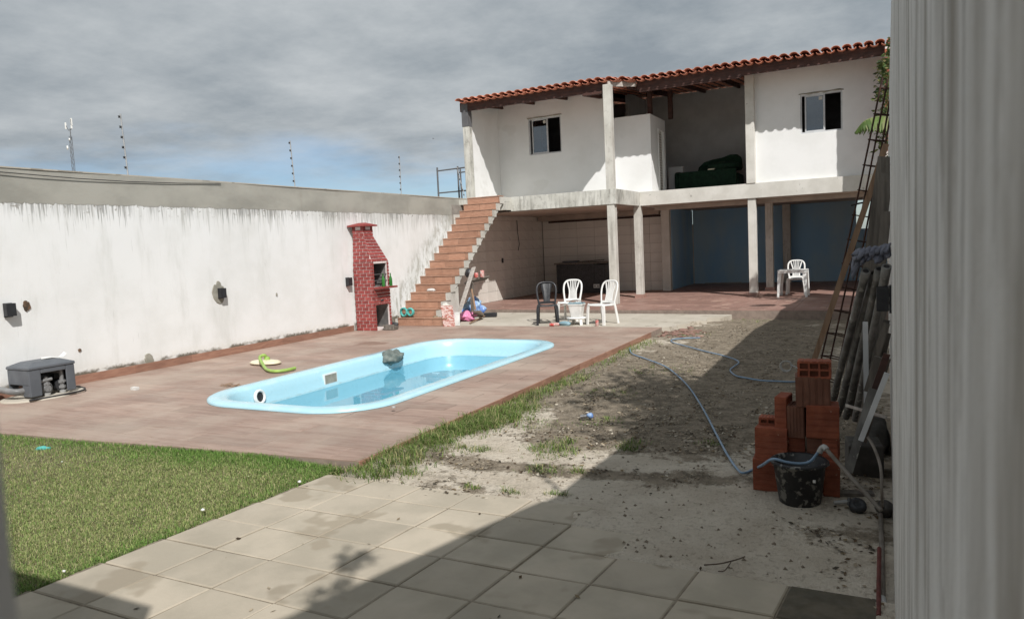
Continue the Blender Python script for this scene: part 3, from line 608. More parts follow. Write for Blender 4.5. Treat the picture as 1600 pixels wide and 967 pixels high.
# ---- wall on the right
RX = 0.03
def build_right_wall():
    t = thing('side_wall', (RX, 9, -0.1), 'tall grey rendered wall streaked with rain stains along the right side of the yard', 'wall')
    prof = [(-1.0, 4.2), (-0.2, 3.86), (1.34, 3.42), (2.4, 3.06), (4.0, 3.02), (12.0, 3.25), (16.0, 2.95), (18.94, 2.92)]
    mb = MB(); poly = [(RX, -1.0, -0.15)]+[(RX, y, z) for y, z in prof]+[(RX, 18.94, -0.15)]; mb.prism(poly, (0.2, 0, 0)); mb.build('wall', mt['rightwall'], t)
build_right_wall()
q = at_y(1383.5, 466, 5.75); wall_lamp((RX, 5.75, q.z), -1, 'black box lamp on the grey streaked wall beside the leaning tubes')
for y in (2.42,): fence_post((0.13, y, 3.06), (0.13, y, 4.02), 'electric fence post on top of the grey streaked right wall', (0, -0.9, 0))
# ---- front wall and the gate leaf the photograph is taken past
t = thing('front_wall', (-5, 0.1, -0.1), 'front boundary wall across the near end of the yard, grey', 'wall'); m = MB(); m.box((-10.66, 0.05, -0.15), (-1.32, 0.2, 3.0)); m.build('wall', mt['rightwall'], t)
t = thing('metal_gate', (-0.7, 0.07, -0.1), 'grey sheet metal gate leaf standing ajar at the left edge of the view', 'gate'); m = MB(); m.box((-1.28, 0.055, -0.08), (-0.150, 0.072, 2.15)); m.build('panel', mt['gate'], t)
m = MB(); m.box((-0.150, 0.052, -0.08), (-0.1435, 0.074, 2.15)); m.build('edge_frame', mt['gate'], t)

# ================================================================== THE HOUSE
HY = 20.2; SZ0, SZ1 = 2.64, 3.02
def roof_z(y): return 5.74 + 0.10*(y-18.2)
def build_house():
    H = thing('two_storey_house', (-5.2, 20, 0), 'white two storey house with clay tile roof, open balcony and porch below', 'house')
    def box(name, mat, a, b, parent=H, bevel=0.0): m = MB(); m.box(a, b); return m.build(name, mt[mat], parent, bevel)
    # --- floor slab, stepped in plan: balcony left, set back to the right
    m = MB(); m.prism([(-9.12, 18.05, SZ0), (-6.12, 18.05, SZ0), (-6.12, 20.04, SZ0), (-6.12, 26, SZ0), (-9.12, 26, SZ0)], (0, 0, SZ1-SZ0)); m.build('balcony_slab', mt['slab'], H)
    m = MB(); m.prism([(-10.5, 17.64, SZ1-0.13), (-9.122, 17.64, SZ1-0.13), (-9.122, 26, SZ1-0.13), (-10.5, 26, SZ1-0.13)], (0, 0, 0.126)); m.build('landing_slab', mt['slab'], H)
    box('slab_corner', 'slab', (-9.42, 17.66, SZ0+0.03), (-9.118, 18.046, SZ1-0.135))
    box('end_wall', 'inner', (0.035, 20.36, -0.1), (0.15, 26.2, 5.9)); 
    m = MB(); m.prism([(-6.117, 20.06, SZ0), (0.02, 20.06, SZ0), (0.02, 26, SZ0), (-6.117, 26, SZ0)], (0, 0, SZ1-SZ0-0.002)); m.build('front_slab', mt['slabclean'], H)
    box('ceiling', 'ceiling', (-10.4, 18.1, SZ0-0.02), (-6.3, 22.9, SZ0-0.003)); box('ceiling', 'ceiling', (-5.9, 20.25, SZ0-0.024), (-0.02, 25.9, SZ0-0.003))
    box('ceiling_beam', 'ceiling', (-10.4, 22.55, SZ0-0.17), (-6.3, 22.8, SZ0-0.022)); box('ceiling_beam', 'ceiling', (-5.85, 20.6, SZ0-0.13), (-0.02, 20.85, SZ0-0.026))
    # --- posts, lower and upper
    def post(x, y, z0, z1, w=0.20, d=0.2, mat='post'):
        m = MB(); m.box((x-w/2, y-d/2, z0), (x+w/2, y+d/2, z1)); return m.build('post', mt[mat], H, 0.008)
    post(-6.28, 18.17, PZ, SZ0, 0.20); post(-6.20, 20.14, PZ, SZ0, 0.20); post(-3.13, 20.2, PZ, SZ0, 0.20, 0.2, 'slabclean'); post(-6.12, 22.75, PZ, SZ0-0.02, 0.26, 0.2, 'slabclean'); post(-2.98, 22.2, PZ, SZ0-0.02, 0.2); post(-2.90, 25.6, PZ, SZ0-0.02, 0.24)
    for x, y in ((-6.20, 20.14), (-3.13, 20.2), (-2.98, 22.2)): box('post_base', 'porchtile', (x-0.13, y-0.13, PZ), (x+0.13, y+0.13, PZ+0.10))
    post(-6.28, 18.17, SZ1, roof_z(18.17)-0.10, 0.20); post(-3.13, 20.14, SZ1, roof_z(20.1)-0.1, 0.22, 0.2, 'slabclean')
    m = MB(); m.box((-10.64, 18.29, 3.0), (-10.46, 18.49, 5.10)); m.build('post', mt['slab'], H); m = MB(); m.box((-10.655, 18.28, 5.102), (-10.455, 18.50, 5.73)); m.build('post_top', mt['darksteel'], H)
    # --- upper walls
    def wall_hole(name, mat, x0, x1, y, th, z0, z1, hole=None):
        m = MB()
        if hole is None: m.box((x0, y, z0), (x1, y+th, z1))
        else:
            a, b, c, d = hole; m.box((x0, y, z0), (a, y+th, z1)); m.box((b, y, z0), (x1, y+th, z1)); m.box((a, y, z0), (b, y+th, c)); m.box((a, y, d), (b, y+th, z1))
        return m.build(name, mt[mat], H)
    RZ = roof_z(HY)-0.02
    m = MB(); m.prism([(-10.66, 18.495, 3.021), (-10.66, 24.0, 3.021), (-10.66, 24.0, roof_z(24)-0.003), (-10.66, 18.495, roof_z(18.495)-0.003)], (0.15, 0, 0)); m.build('side_wall', mt['white'], H)
    wall_hole('rear_wall', 'white', -10.508, -6.98, HY, 0.15, SZ1+0.001, RZ, (-9.50, -8.45, 4.36, 5.42))
    wall_hole('front_wall', 'white', -3.02, -0.02, HY, 0.15, SZ1+0.001, RZ, (-1.925, -0.955, 4.16, 5.12))
    m = MB(); m.box((-2.2, 20.196, 3.9), (-2.199, 20.2, 3.901))
    box('return_wall', 'white', (-7.10, HY+0.151, SZ1+0.001), (-6.981, HY+0.42, RZ-0.6))
    # washroom block with a door on its yard side
    BX, BY = -5.84, HY+0.18
    m = MB(); m.box((-6.98, BY, SZ1+0.001), (BX-0.12, BY+0.12, 5.17)); m.build('washroom_wall', mt['white'], H)
    m = MB(); m.box((BX-0.12, BY, SZ1+0.001), (BX, BY+0.74, 5.17)); m.box((BX-0.12, BY+1.38, SZ1+0.001), (BX, BY+1.55, 5.17)); m.box((BX-0.12, BY+0.74, 4.86), (BX, BY+1.38, 5.17)); m.build('washroom_wall', mt['white'], H)
    m = MB(); m.box((-6.98, BY+0.121, 5.05), (BX-0.121, BY+1.5, 5.16)); m.build('washroom_ceiling', mt['inner'], H)
    d = box('door', 'slabclean', (BX-0.09, BY+0.80, SZ1+0.01), (BX-0.05, BY+1.32, 4.82))
    m = MB()
    for k in range(22): m.box((BX-0.05, BY+0.86, 3.15+k*0.074), (BX-0.042, BY+1.26, 3.19+k*0.074))
    m.build('louvre', mt['palewood'], d)
    m = MB(); m.box((BX-0.10, BY+0.745, SZ1+0.005), (BX+0.02, BY+0.80, 4.855)); m.box((BX-0.10, BY+1.32, SZ1+0.005), (BX+0.02, BY+1.375, 4.855)); m.box((BX-0.10, BY+0.80, 4.82), (BX+0.015, BY+1.32, 4.855)); m.build('door_frame', mt['white'], d)
    # veranda behind, bare render
    box('veranda_wall', 'inner', (-7.0, 24.0, SZ1+0.001), (0.02, 24.15, 6.28)); box('veranda_wall', 'inner', (-3.02, HY+0.151, SZ1+0.001), (-2.9, 24.0, 6.0)); box('veranda_wall', 'inner', (-7.12, 22.2, SZ1+0.001), (-7.0, 24.0, 6.2))
    box('low_wall', 'inner', (-5.95, 22.6, SZ1+0.001), (-5.5, 22.75, 3.86))
    box('rear_wall', 'inner', (-10.5, 23.9, SZ1+0.001), (-7.12, 24.0, 6.2))
    # exposed brick fin at the right end
    fin = box('brick_fin', 'mortar', (-0.015, 19.08, 3.03), (0.14, HY, roof_z(19)-0.06))
    tiles('brick', mt['block'], fin, (-0.02, 19.076, 3.44), (1, 0, 0), (0, 0, 1), (0, -1, 0), [(0, 0), (0.165, 0), (0.165, 2.28), (0, 2.28)], 0.19, 0.19, 0.016, 0.5, 0.012)
    tiles('brick', mt['block'], fin, (-0.015, 19.08, 3.44), (0, 1, 0), (0, 0, 1), (-1, 0, 0), [(0, 0), (1.11, 0), (1.11, 2.28), (0, 2.28)], 0.29, 0.19, 0.016, 0.5, 0.006)
    # --- windows: aluminium frame, sliding sash, dark opening beside it
    def window(x0, x1, z0, z1):
        y = HY+0.02; f = MB(); e = 0.035
        for a, b in (((x0, y, z0), (x0+e, y+0.07, z1)), ((x1-e, y, z0), (x1, y+0.07, z1)), ((x0+e, y, z0), (x1-e, y+0.07, z0+e)), ((x0+e, y, z1-e), (x1-e, y+0.07, z1))): f.box(a, b)
        w = f.build('window', mt['alu'], H); xm = x0+(x1-x0)*0.55; s = MB()
        for a, b in (((x0+e+0.07, y+0.01, z0+e), (x0+e+0.10, y+0.04, z1-e)), ((xm, y+0.01, z0+e), (xm+0.04, y+0.04, z1-e)), ((x0+e+0.10, y+0.01, z0+e), (xm, y+0.04, z0+e+0.03)), ((x0+e+0.10, y+0.01, z1-e-0.03), (xm, y+0.04, z1-e))): s.box(a, b)
        s.build('sash', mt['alu'], w); g = MB(); g.box((x0+e+0.102, y+0.022, z0+e+0.032), (xm-0.002, y+0.027, z1-e-0.032)); g.build('pane', mt['glass'], w)
        l = MB(); l.box((xm-0.10, y+0.005, z1-e-0.13), (xm-0.02, y+0.02, z1-e-0.05)); l.build('sticker', mt['slabclean'], w)
        r = MB(); r.box((x0-0.2, HY+1.4, z0-0.4), (x1+0.2, HY+1.42, z1+0.4)); r.build('dark_backing', mt['shadeblack'], w)  # near-black sheet, colour standing in for the shade of the room
        k = MB()                                  # rough mortar bead above the frame
        pts = [(x0-0.03+(x1-x0+0.06)*i/12, HY-0.004, z1+0.018+random.uniform(-0.008, 0.008)) for i in range(13)]; k.tube(pts, [random.uniform(0.012, 0.024) for _ in pts], 6); k.build('mortar_bead', mt['cement'], w)
    window(-9.50, -8.45, 4.36, 5.42); window(-1.925, -0.955, 4.16, 5.12)
    # --- porch: tiled back and left walls, blue rooms to the right
    pw = box('porch_wall', 'tilegrout', (-10.66, 17.2, PZ-0.1), (-10.47, 26.0, SZ1-0.135)); tiles('wall_tile', mt['walltile'], pw, (-10.47, 0, 0), (0, 1, 0), (0, 0, 1), (1, 0, 0), [(17.25, PZ), (22.98, PZ), (22.98, SZ0-0.02), (17.25, SZ0-0.02)], 0.56, 0.30, 0.006, 0.0, 0.010, 0, None, (17.25, PZ))
    pb = box('porch_wall', 'tilegrout', (-10.46, 23.0, PZ-0.1), (-6.2, 23.15, SZ0-0.01)); tiles('wall_tile', mt['walltile'], pb, (0, 23.0, 0), (1, 0, 0), (0, 0, 1), (0, -1, 0), [(-10.44, PZ), (-6.22, PZ), (-6.22, SZ0-0.03), (-10.44, SZ0-0.03)], 0.62, 0.30, 0.006, 0.0, 0.010, 0, None, (-10.44, PZ))
    box('blue_wall', 'bluewall', (-6.2, 23.16, PZ-0.1), (-6.05, 26.0, SZ0-0.01)); box('wall_edge', 'slabclean', (-6.05, 25.94, PZ), (-6.02, 25.99, SZ0-0.5))
    bw = wall_hole('blue_wall', 'bluewall', -6.04, 0.03, 26.0, 0.15, PZ-0.1, SZ0+0.35, (-0.86, -0.36, 1.72, 2.62))
    box('cable_trunk', 'brownwood', (-10.2, 22.95, SZ0-0.24), (-6.3, 22.985, SZ0-0.18))
    m = MB(); m.tube([(-10.42, 21.0, 2.5), (-10.41, 21.0, 2.1), (-10.40, 21.06, 1.75), (-10.42, 21.0, 1.55)], 0.012, 6); m.build('loose_wire', mt['lampblack'], H)
    m = MB(); m.box((-10.455, 19.9, 1.20), (-10.44, 20.0, 1.34)); m.build('switch_hole', mt['lampblack'], H)
    m = MB(); m.blob((-7.0, 20.6, SZ0-0.10), (0.07, 0.07, 0.08), 0.0, 1, 1, 2); m.build('bulb', mt['lightbox'], H)
    # --- roof: boards, rafters, tiles
    L0, L1, R0, R1 = -10.72, -6.40, -5.80, 0.15; YL, YR = 18.2, 19.2
    def sheet(poly, name, mat, dz, th):
        m = MB(); lo = [Vector((x, y, roof_z(y)+dz)) for x, y in poly]; m.prism(lo, (0, 0, th)); return m.build(name, mt[mat], H)
    sheet([(L0, YL+0.145), (L1, YL+0.145), (R0, YR+0.145), (R1, YR+0.145), (R1, 27), (L0, 27)], 'roof_boarding', 'brownwood', 0.0, 0.03)
    def beam(a, b, h, w, name='fascia', mat='brownwood'):
        a, b = Vector(a), Vector(b); d = (b-a); s = Vector((-d.y, d.x, 0)).normalized()*w; m = MB(); m.prism([a, b, b+s, a+s], (0, 0, h)); return m.build(name, mt[mat], H)
    zl, zr = roof_z(YL), roof_z(YR)
    beam((L0+0.02, YL+.09, zl-0.22), (L1+0.08, YL+.09, zl-0.22), 0.235, 0.05); beam((R0-0.05, YR+.09, zr-0.22), (R1, YR+.09, zr-0.22), 0.235, 0.05)
    beam((L1+0.10, YL+0.07, zl-0.12), (R0-0.06, YR+0.05, zr-0.12), 0.13, 0.03, 'chamfer_board', 'palewood'); 
    beam((-7.0, 18.25, zl-0.27), (L1+0.1, 18.25, zl-0.27), 0.06, 0.12, 'sagging_beam'); beam((R0, YR+0.1, zr-0.26), (-3.2, YR+0.1, zr-0.26), 0.05, 0.08, 'rear_batten'); beam((-7.15, 19.0, roof_z(19)-0.22), (-7.15, 24, roof_z(24)-0.22), 0.2, 0.08, 'rafter')
    for x in (-5.93, -5.62): 
        m = MB(); m.box((x-0.06, HY+0.45 if x < -5.8 else HY+1.5, 5.171 if x < -5.8 else 5.171), (x+0.06, HY+0.57 if x < -5.8 else HY+1.62, roof_z(HY+0.5)-0.002)); m.build('timber_post', mt['brownwood'], H)
    for x in np.arange(-10.3, 0.0, 1.05):
        y0 = YL+0.15 if x < -6.35 else YR+0.15; beam((x, y0, roof_z(y0)-0.12), (x, 26.5, roof_z(26.5)-0.12), 0.118, 0.06, 'rafter')
    # clay tiles: covers on channels; the eave course piece by piece, the rest as one part
    def tile_mesh(ln, r0, r1, up):
        m = MB(); n = 7; vs = []; th = 0.014
        for y, r in ((0, r0), (ln, r1)):
            for rr in (r, r-th):
                for k in range(n):
                    a = math.pi*(0.06+0.88*k/(n-1)); z = math.sin(a)*rr*0.68
                    vs.append((math.cos(a)*rr, y, z if up else -z+0.045))
        q = lambda a, b, c, d: m.f.append((a, b, c, d))
        m.v = [Vector(v) for v in vs]
        for k in range(n-1):
            q(k+1, k, 2*n+k, 2*n+k+1); q(n+k, n+k+1, 3*n+k+1, 3*n+k); q(k, k+1, n+k+1, n+k); q(2*n+k+1, 2*n+k, 3*n+k, 3*n+k+1)
        m.sm = [True]*len(m.f); return m
    base_up = tile_mesh(0.46, 0.105, 0.088, True); base_dn = tile_mesh(0.46, 0.088, 0.105, False)
    def me_of(m, nm):
        me = bpy.data.meshes.new(nm); me.from_pydata([tuple(v) for v in m.v], [], m.f); me.polygons.foreach_set('use_smooth', m.sm); me.materials.append(mt['rooftile']); me.update(); return me
    mu, md = me_of(base_up, 'roof_tile'), me_of(base_dn, 'channel_tile'); rest = MB(); HL = Vector(H.location); sl = math.atan(0.10)
    step = 0.2285; xs_ = np.arange(L0+0.09, R1-0.02, step)
    for x in xs_:
        if x <= L1+0.06: y0 = YL-0.11
        elif x >= R0-0.02: y0 = YR-0.11
        else: y0 = YL-0.08+(x-L1)/(R0-L1)*(YR-YL)
        k = 0; y = y0
        while y < 25.5:
            z = roof_z(y)+0.045+0.012
            jx, jr = random.uniform(-0.008, 0.008), random.uniform(-0.03, 0.03)
            if k == 0:
                o = bpy.data.objects.new('roof_tile', mu); COL.objects.link(o); o.parent = H; o.location = Vector((x+jx, y+random.uniform(-0.015, 0.015), z))-HL; o.rotation_euler = (sl-0.02, 0, jr)
                o = bpy.data.objects.new('channel_tile', md); COL.objects.link(o); o.parent = H; o.location = Vector((x+step/2, y+0.02, z-0.055))-HL; o.rotation_euler = (sl-0.02, 0, 0)
            else:
                Mx = Matrix.Translation((x+jx, y, z+0.010)) @ Matrix.Rotation(sl-0.02, 4, 'X') @ Matrix.Rotation(jr, 4, 'Z')
                rest.add([Mx @ v for v in base_up.v], base_up.f, True)
                Mx = Matrix.Translation((x+step/2, y, z-0.05)) @ Matrix.Rotation(sl-0.02, 4, 'X'); rest.add([Mx @ v for v in base_dn.v], base_dn.f, True)
            y += 0.40; k += 1
    r = rest.build('roof_tile_field', mt['rooftile'], H); r['kind'] = 'stuff'
build_house()

# ---- stairs along the left wall
def build_stairs():
    T = thing('outdoor_staircase', (-9.6, 15.6, 0), 'straight terracotta tiled staircase climbing along the white wall to the balcony', 'staircase')
    n, rise, run, y0 = 17, 0.179, 0.225, 13.80; X0, X1 = -10.10, -9.12
    m = MB(); prof = [(y0+0.01, -0.1)]
    for k in range(n): prof += [(y0+run*k+0.012, rise*(k+1)-0.022), (y0+run*(k+1)+0.012, rise*(k+1)-0.022)]
    prof += [(y0+run*n+0.01, rise*n-0.45), (y0+0.62, -0.1)]
    # body as one slice per step, so each cross-section stays convex
    for k in range(n):
        ya, yb = y0+run*k+0.012, y0+run*(k+1)+0.012; zt = rise*(k+1)-0.022
        lo = lambda y: max(-0.1, (y-y0-0.22)*rise/run-0.0)
        m.prism([(X0, ya, lo(ya)), (X0, yb, lo(yb)), (X0, yb, zt), (X0, ya, zt)], (X1-0.012-X0, 0, 0))
    m.build('stair_body', mt['slab'], T)
    m = MB()                                       # plaster flank filling between steps and wall
    m.prism([(-10.49, y0+0.65, -0.1), (-10.49, y0+0.65, 0.0), (-10.49, y0+run*n, rise*n-0.55), (-10.49, y0+run*n, rise*n-0.8)], (0.385, 0, 0)); m.build('plaster_flank', mt['leftwall'], T)
    for k in range(n):
        y, z = y0+run*k, rise*k; xw = X1+(0.0 if k else 0.42); tw = (0.40, 0.58) if k else (0.22, 0.16)
        pw_ = 0.49 if k else 0.235
        x0s = X0 if k else -10.02
        if k == 0: mm = MB(); mm.box((x0s, y+0.012, -0.1), (xw, y+run, rise-0.024)); mm.build('stair_body', mt['slab'], T)
        tiles('riser_tile', mt['steptile'], T, (0, y+0.012, z), (1, 0, 0), (0, 0, 1), (0, -1, 0), [(x0s, 0.001), (xw, 0.001), (xw, rise-0.028), (x0s, rise-0.028)], pw_, rise, 0.006, 0, 0.010, 0.0, None, (x0s-0.04*(k % 3), 0))
        tiles('tread_tile', mt['steptread'], T, (0, 0, z+rise-0.022), (1, 0, 0), (0, 1, 0), (0, 0, 1), [(x0s, y-0.012), (xw+0.012, y-0.012), (xw+0.012, y+run), (x0s, y+run)], pw_, run+0.012, 0.006, 0, 0.022, 0.0, None, (x0s-0.04*(k % 3), y-0.012))
    # worn white edge boards of the open flank: one stepped plaster piece per step
    for k in range(n):
        y, z = y0+run*k, rise*k; a = max(-0.08, z-0.03)
        m = MB(); m.box((X1-0.010, y+0.014, a), (X1+0.004, y+run+0.010, z+rise-0.024)); m.build('flank_plaster', mt['post'], T)
    m = MB(); m.prism([(X1-0.3, y0+0.16, -0.1), (X1-0.3, y0+1.30, -0.1), (X1-0.3, y0+1.30, 0.80), (X1-0.3, y0+0.16, 0.10)], (0.28, 0, 0)); m.build('stair_side_wall', mt['post'], T)
build_stairs()

# ================================================================== POOL
def build_pool():
    x0, x1, y0, y1 = POOL; T = thing('swimming_pool', ((x0+x1)/2, (y0+y1)/2, 0), 'pale blue fibreglass swimming pool set in the red tiled deck', 'swimming pool')
    rings = [(0.0, 0.78, 0.004), (0.0, 0.78, 0.030), (0.03, 0.76, 0.045), (0.16, 0.64, 0.048), (0.21, 0.60, 0.035), (0.235, 0.58, 0.0), (0.26, 0.56, -0.10), (0.30, 0.54, -0.34), (0.33, 0.52, -0.42), (0.44, 0.50, -0.85), (0.52, 0.48, -0.98), (0.70, 0.42, -1.05)]
    m = MB(); vs = []; nn = 14
    for d, r, z in rings:
        for p in rrect(x0+d, x1-d, y0+d, y1-d, max(r, 0.2), nn-1): vs.append((p[0], p[1], z))
    N = nn*4; m.add(vs, [(i*N+k, i*N+(k+1) % N, (i+1)*N+(k+1) % N, (i+1)*N+k) for i in range(len(rings)-1) for k in range(N)], True)
    # subdivide long straight runs is not needed; floor
    m.add(vs[-N:], [tuple(range(N))]); m.build('shell', mt['poolshell'], T)
    w = MB(); w.add([(p[0], p[1], -0.235) for p in rrect(x0+0.275, x1-0.275, y0+0.275, y1-0.275, 0.555, nn-1)], [tuple(range(N))]); tag(w.build('pool_water', mt['water']), kind='structure')
    # round inlet on the near left end
    wl = x0+0.265
    q = Vector((wl, 6.95, -0.11)); nrm = Vector((1, 0.05, 0.15)).normalized()
    m = MB(); m.lathe([(0.10, 0.0), (0.10, 0.02), (0.085, 0.035), (0.068, 0.03), (0.066, 0.008)], q, 20, nrm, True, False); f = m.build('inlet_ring', mt['plasticwhite'], T)
    m = MB(); m.lathe([(0.066, 0.006), (0.0005, 0.006)], q, 20, nrm, False, False); m.build('inlet_mouth', mt['lampblack'], f)
    m = MB(); m.box((wl-0.02, 8.20, -0.19), (wl+0.012, 8.48, -0.04)); s = m.build('skimmer_frame', mt['plasticwhite'], T)
    m = MB(); m.box((wl+0.0125, 8.215, -0.18), (wl+0.016, 8.465, -0.055)); m.build('skimmer_mouth', mt['cement'], s)
    m = MB(); q = at_z(615, 636, 0.05); m.lathe([(0.022, 0), (0.022, 0.012), (0.010, 0.018)], (q.x, q.y, 0.045), 10); m.build('rim_plug', mt['pvc'], T)
build_pool()
q = at_z(606, 574, 0.03)
m = MB(); m.blob((-7.34, 9.88, -0.05), (0.15, 0.25, 0.115), 0.34, 1.4, 17, 4); 
o = m.build('cascade_rock', mt['rock']); tag(o, 'rounded grey green cascade rock sitting on the far pool rim', 'rock')

# ---- vacuum head and green hose by the pool
q = at_z(415, 569, 0.0)
t = thing('pool_vacuum', (q.x, q.y, 0), 'cream oval pool vacuum head with lime green hose lying beside the pool', 'pool vacuum')
m = MB(); m.lathe([(0.001, 0.075), (0.12, 0.072), (0.24, 0.058), (0.285, 0.038), (0.28, 0.018), (0.20, 0.008)], (0, 0, 0), 28)
m.v = [Vector((v.x*1.05, v.y*0.62, v.z))+Vector((q.x, q.y, 0.0)) for v in m.v]; m.build('head', mt['cream'], t)
hp = [Vector((q.x+0.02, q.y+0.02, 0.085)), Vector((q.x+0.02, q.y-0.03, 0.15)), Vector((q.x+0.05, q.y-0.16, 0.13))]+[at_z(px, py, 0.035) for px, py in ((414, 574.5), (420, 578.5), (430, 580), (442, 579), (453, 577), (461, 575))]
def smooth_path(p, n=6):
    p = [Vector(x) for x in p]; out = []
    for i in range(len(p)-1):
        a, b, c, d = p[max(i-1, 0)], p[i], p[i+1], p[min(i+2, len(p)-1)]
        for k in range(n):
            s = k/n; out.append(0.5*((2*b)+(c-a)*s+(2*a-5*b+4*c-d)*s*s+(3*b-a-3*c+d)*s**3))
    return out+[p[-1]]
m = MB(); m.tube(smooth_path(hp), 0.025, 10); m.build('hose', mt['greenhose'], t)
m = MB(); m.lathe([(0.05, 0.05), (0.045, 0.10), (0.035, 0.12)], (q.x+0.02, q.y+0.02, 0), 12); m.build('socket', mt['greenhose'], t)
m = MB()
for k in range(46):
    px, py = random.uniform(345, 385), 602+random.gauss(0, 1.6); p = at_z(px, py, 0.003); a = random.uniform(0, 6.28); l = random.uniform(0.02, 0.08); d = Vector((math.cos(a), math.sin(a), 0))*l; s = Vector((-d.y, d.x, 0))*0.25
    m.add([p-d, p+s, p+d+Vector((0, 0, 0.01)), p-s], [(0, 1, 2, 3)])
tag(m.build('leaf_debris', mt['timber']), 'loose brown twigs and leaves on the deck left of the pool', kind='stuff')

# ---- pump under its grey cover
def build_pump():
    p0, p1 = at_z(28, 638, 0.0), at_z(98, 621, 0.0); c = Vector((-10.06, 5.80, 0))
    T = thing('pool_pump', c, 'slate grey pool pump cover on a cement base, pump showing through its open front', 'pool pump')
    m = MB(); m.lathe([(0.60, 0.002), (0.60, 0.022), (0.58, 0.026)], (0, 0, 0), 30); m.v = [Vector((v.x*0.62, v.y*0.86, v.z))+c for v in m.v]; m.build('base', mt['cementstrip'], T)
    hx, hy, h0, h1, h2 = 0.24, 0.30, 0.05, 0.40, 0.49
    def pt(x, y, z): return c+Vector((x, y, z))
    m = MB(); th = 0.02
    # walls: yard side (+x) has the big arch, near side (-y) a pipe notch
    m.box(pt(-hx, -hy, 0.17), pt(-hx+th, hy, h1)); m.box(pt(-hx+th, hy-th, h0), pt(hx-th, hy, h1)); m.box(pt(-hx+th, -hy, 0.20), pt(hx-th, -hy+th, h1)); m.box(pt(-hx, -hy, 0.06), pt(-hx+th, -hy+0.12, 0.17))
    m.box(pt(hx-th, -hy, h0), pt(hx, -hy+0.15, h1)); m.box(pt(hx-th, hy-0.12, h0), pt(hx, hy, h1)); m.box(pt(hx-th, -hy+0.15, 0.34), pt(hx, hy-0.12, h1)); m.box(pt(hx-0.17, -hy, h0), pt(hx-th, -hy+th, 0.20))
    a = [pt(-hx-.01, -hy-.01, h1), pt(hx+.01, -hy-.01, h1), pt(hx+.01, hy+.01, h1), pt(-hx-.01, hy+.01, h1)]; b = [pt(-hx*.55, -hy*.6, h2), pt(hx*.55, -hy*.6, h2), pt(hx*.55, hy*.6, h2), pt(-hx*.55, hy*.6, h2)]
    e = [p+Vector((0, 0, 0.035)) for p in a]; m.add(a+e+b, [(k, (k+1) % 4, 4+(k+1) % 4, 4+k) for k in range(4)]+[(4+k, 4+(k+1) % 4, 8+(k+1) % 4, 8+k) for k in range(4)]+[(8, 9, 10, 11), (3, 2, 1, 0)]); m.build('cover', mt['plasticgrey'], T, 0.012)
    m = MB(); m.lathe([(0.10, 0), (0.11, 0.05), (0.11, 0.24), (0.09, 0.27)], pt(0.02, -0.05, 0.05), 16, None); m.build('motor', mt['plasticblack'], T)
    m = MB(); m.tube([pt(-0.05, 0.16, 0.13), pt(0.16, 0.16, 0.13)], 0.085, 14); m.build('motor', mt['plasticblack'], T)
    m = MB(); m.lathe([(0.085, 0), (0.085, 0.02), (0.05, 0.03), (0.045, 0.06)], pt(0.14, -0.05, 0.12), 14, (1, 0, 0)); m.build('strainer_lid', mt['darkpvc'], T)
    for y, s in ((-0.05, 0.9), (0.16, 1.15)):
        m = MB(); m.lathe([(0.028, 0), (0.028, 0.03), (0.046, 0.031), (0.046, 0.065), (0.03, 0.066), (0.03, 0.10), (0.046, 0.101), (0.046, 0.14), (0.028, 0.141), (0.028, 0.24*s)], pt(0.16, y, 0.06), 8, None, False); m.tube([pt(0.16, y, 0.06+0.22*s), pt(-0.05, y, 0.06+0.22*s)], 0.028, 8); m.box(pt(0.185, y-0.03, 0.175), pt(0.205, y+0.03, 0.19)); m.build('valve', mt['darkpvc'], T)
        m = MB(); m.lathe([(0.034, 0), (0.042, 0.02), (0.042, 0.05)], pt(0.165, y, 0.012), 12); m.build('fitting', mt['pvc'], T)
    m = MB(); m.tube([pt(0.17, -0.16, 0.22), pt(0.17, 0.02, 0.24)], 0.024, 8); m.tube([pt(0.17, -0.16, 0.22), pt(0.13, -0.18, 0.08)], 0.024, 8); m.build('pipe', mt['darkpvc'], T)
    m = MB(); m.tube(smooth_path([pt(-0.32, -0.42, 0.16), pt(-0.18, -0.42, 0.155), pt(0.02, -0.38, 0.13), pt(0.08, -0.28, 0.13)]), 0.042, 10); m.build('pipe', mt['darkpvc'], T)
    m = MB(); m.tube([pt(-0.30, -0.42, 0.17), pt(-0.31, -0.43, 0.0)], 0.028, 8); m.build('pipe', mt['plasticblack'], T)
    m = MB(); m.tube(smooth_path([pt(0.3, -0.36, 0.03), pt(0.36, 0.0, 0.03), pt(0.33, 0.32, 0.03), pt(0.15, 0.46, 0.03), pt(-0.1, 0.5, 0.03)]), 0.012, 6); m.build('cable', mt['lampblack'], T)
    m = MB(); m.sweep(smooth_path([pt(-0.02, 0.02, h2+.015), pt(0.02, 0.12, h2+.02), pt(0.05, 0.24, h2+.005), pt(0.07, 0.30, h2+.05)]), (1, 0, 0), 0.10, 0.012)
    tag(m.build('plastic_offcut', mt['plasticwhite']), 'curved white plastic offcut lying on top of the grey pump cover', 'scrap')
build_pump()

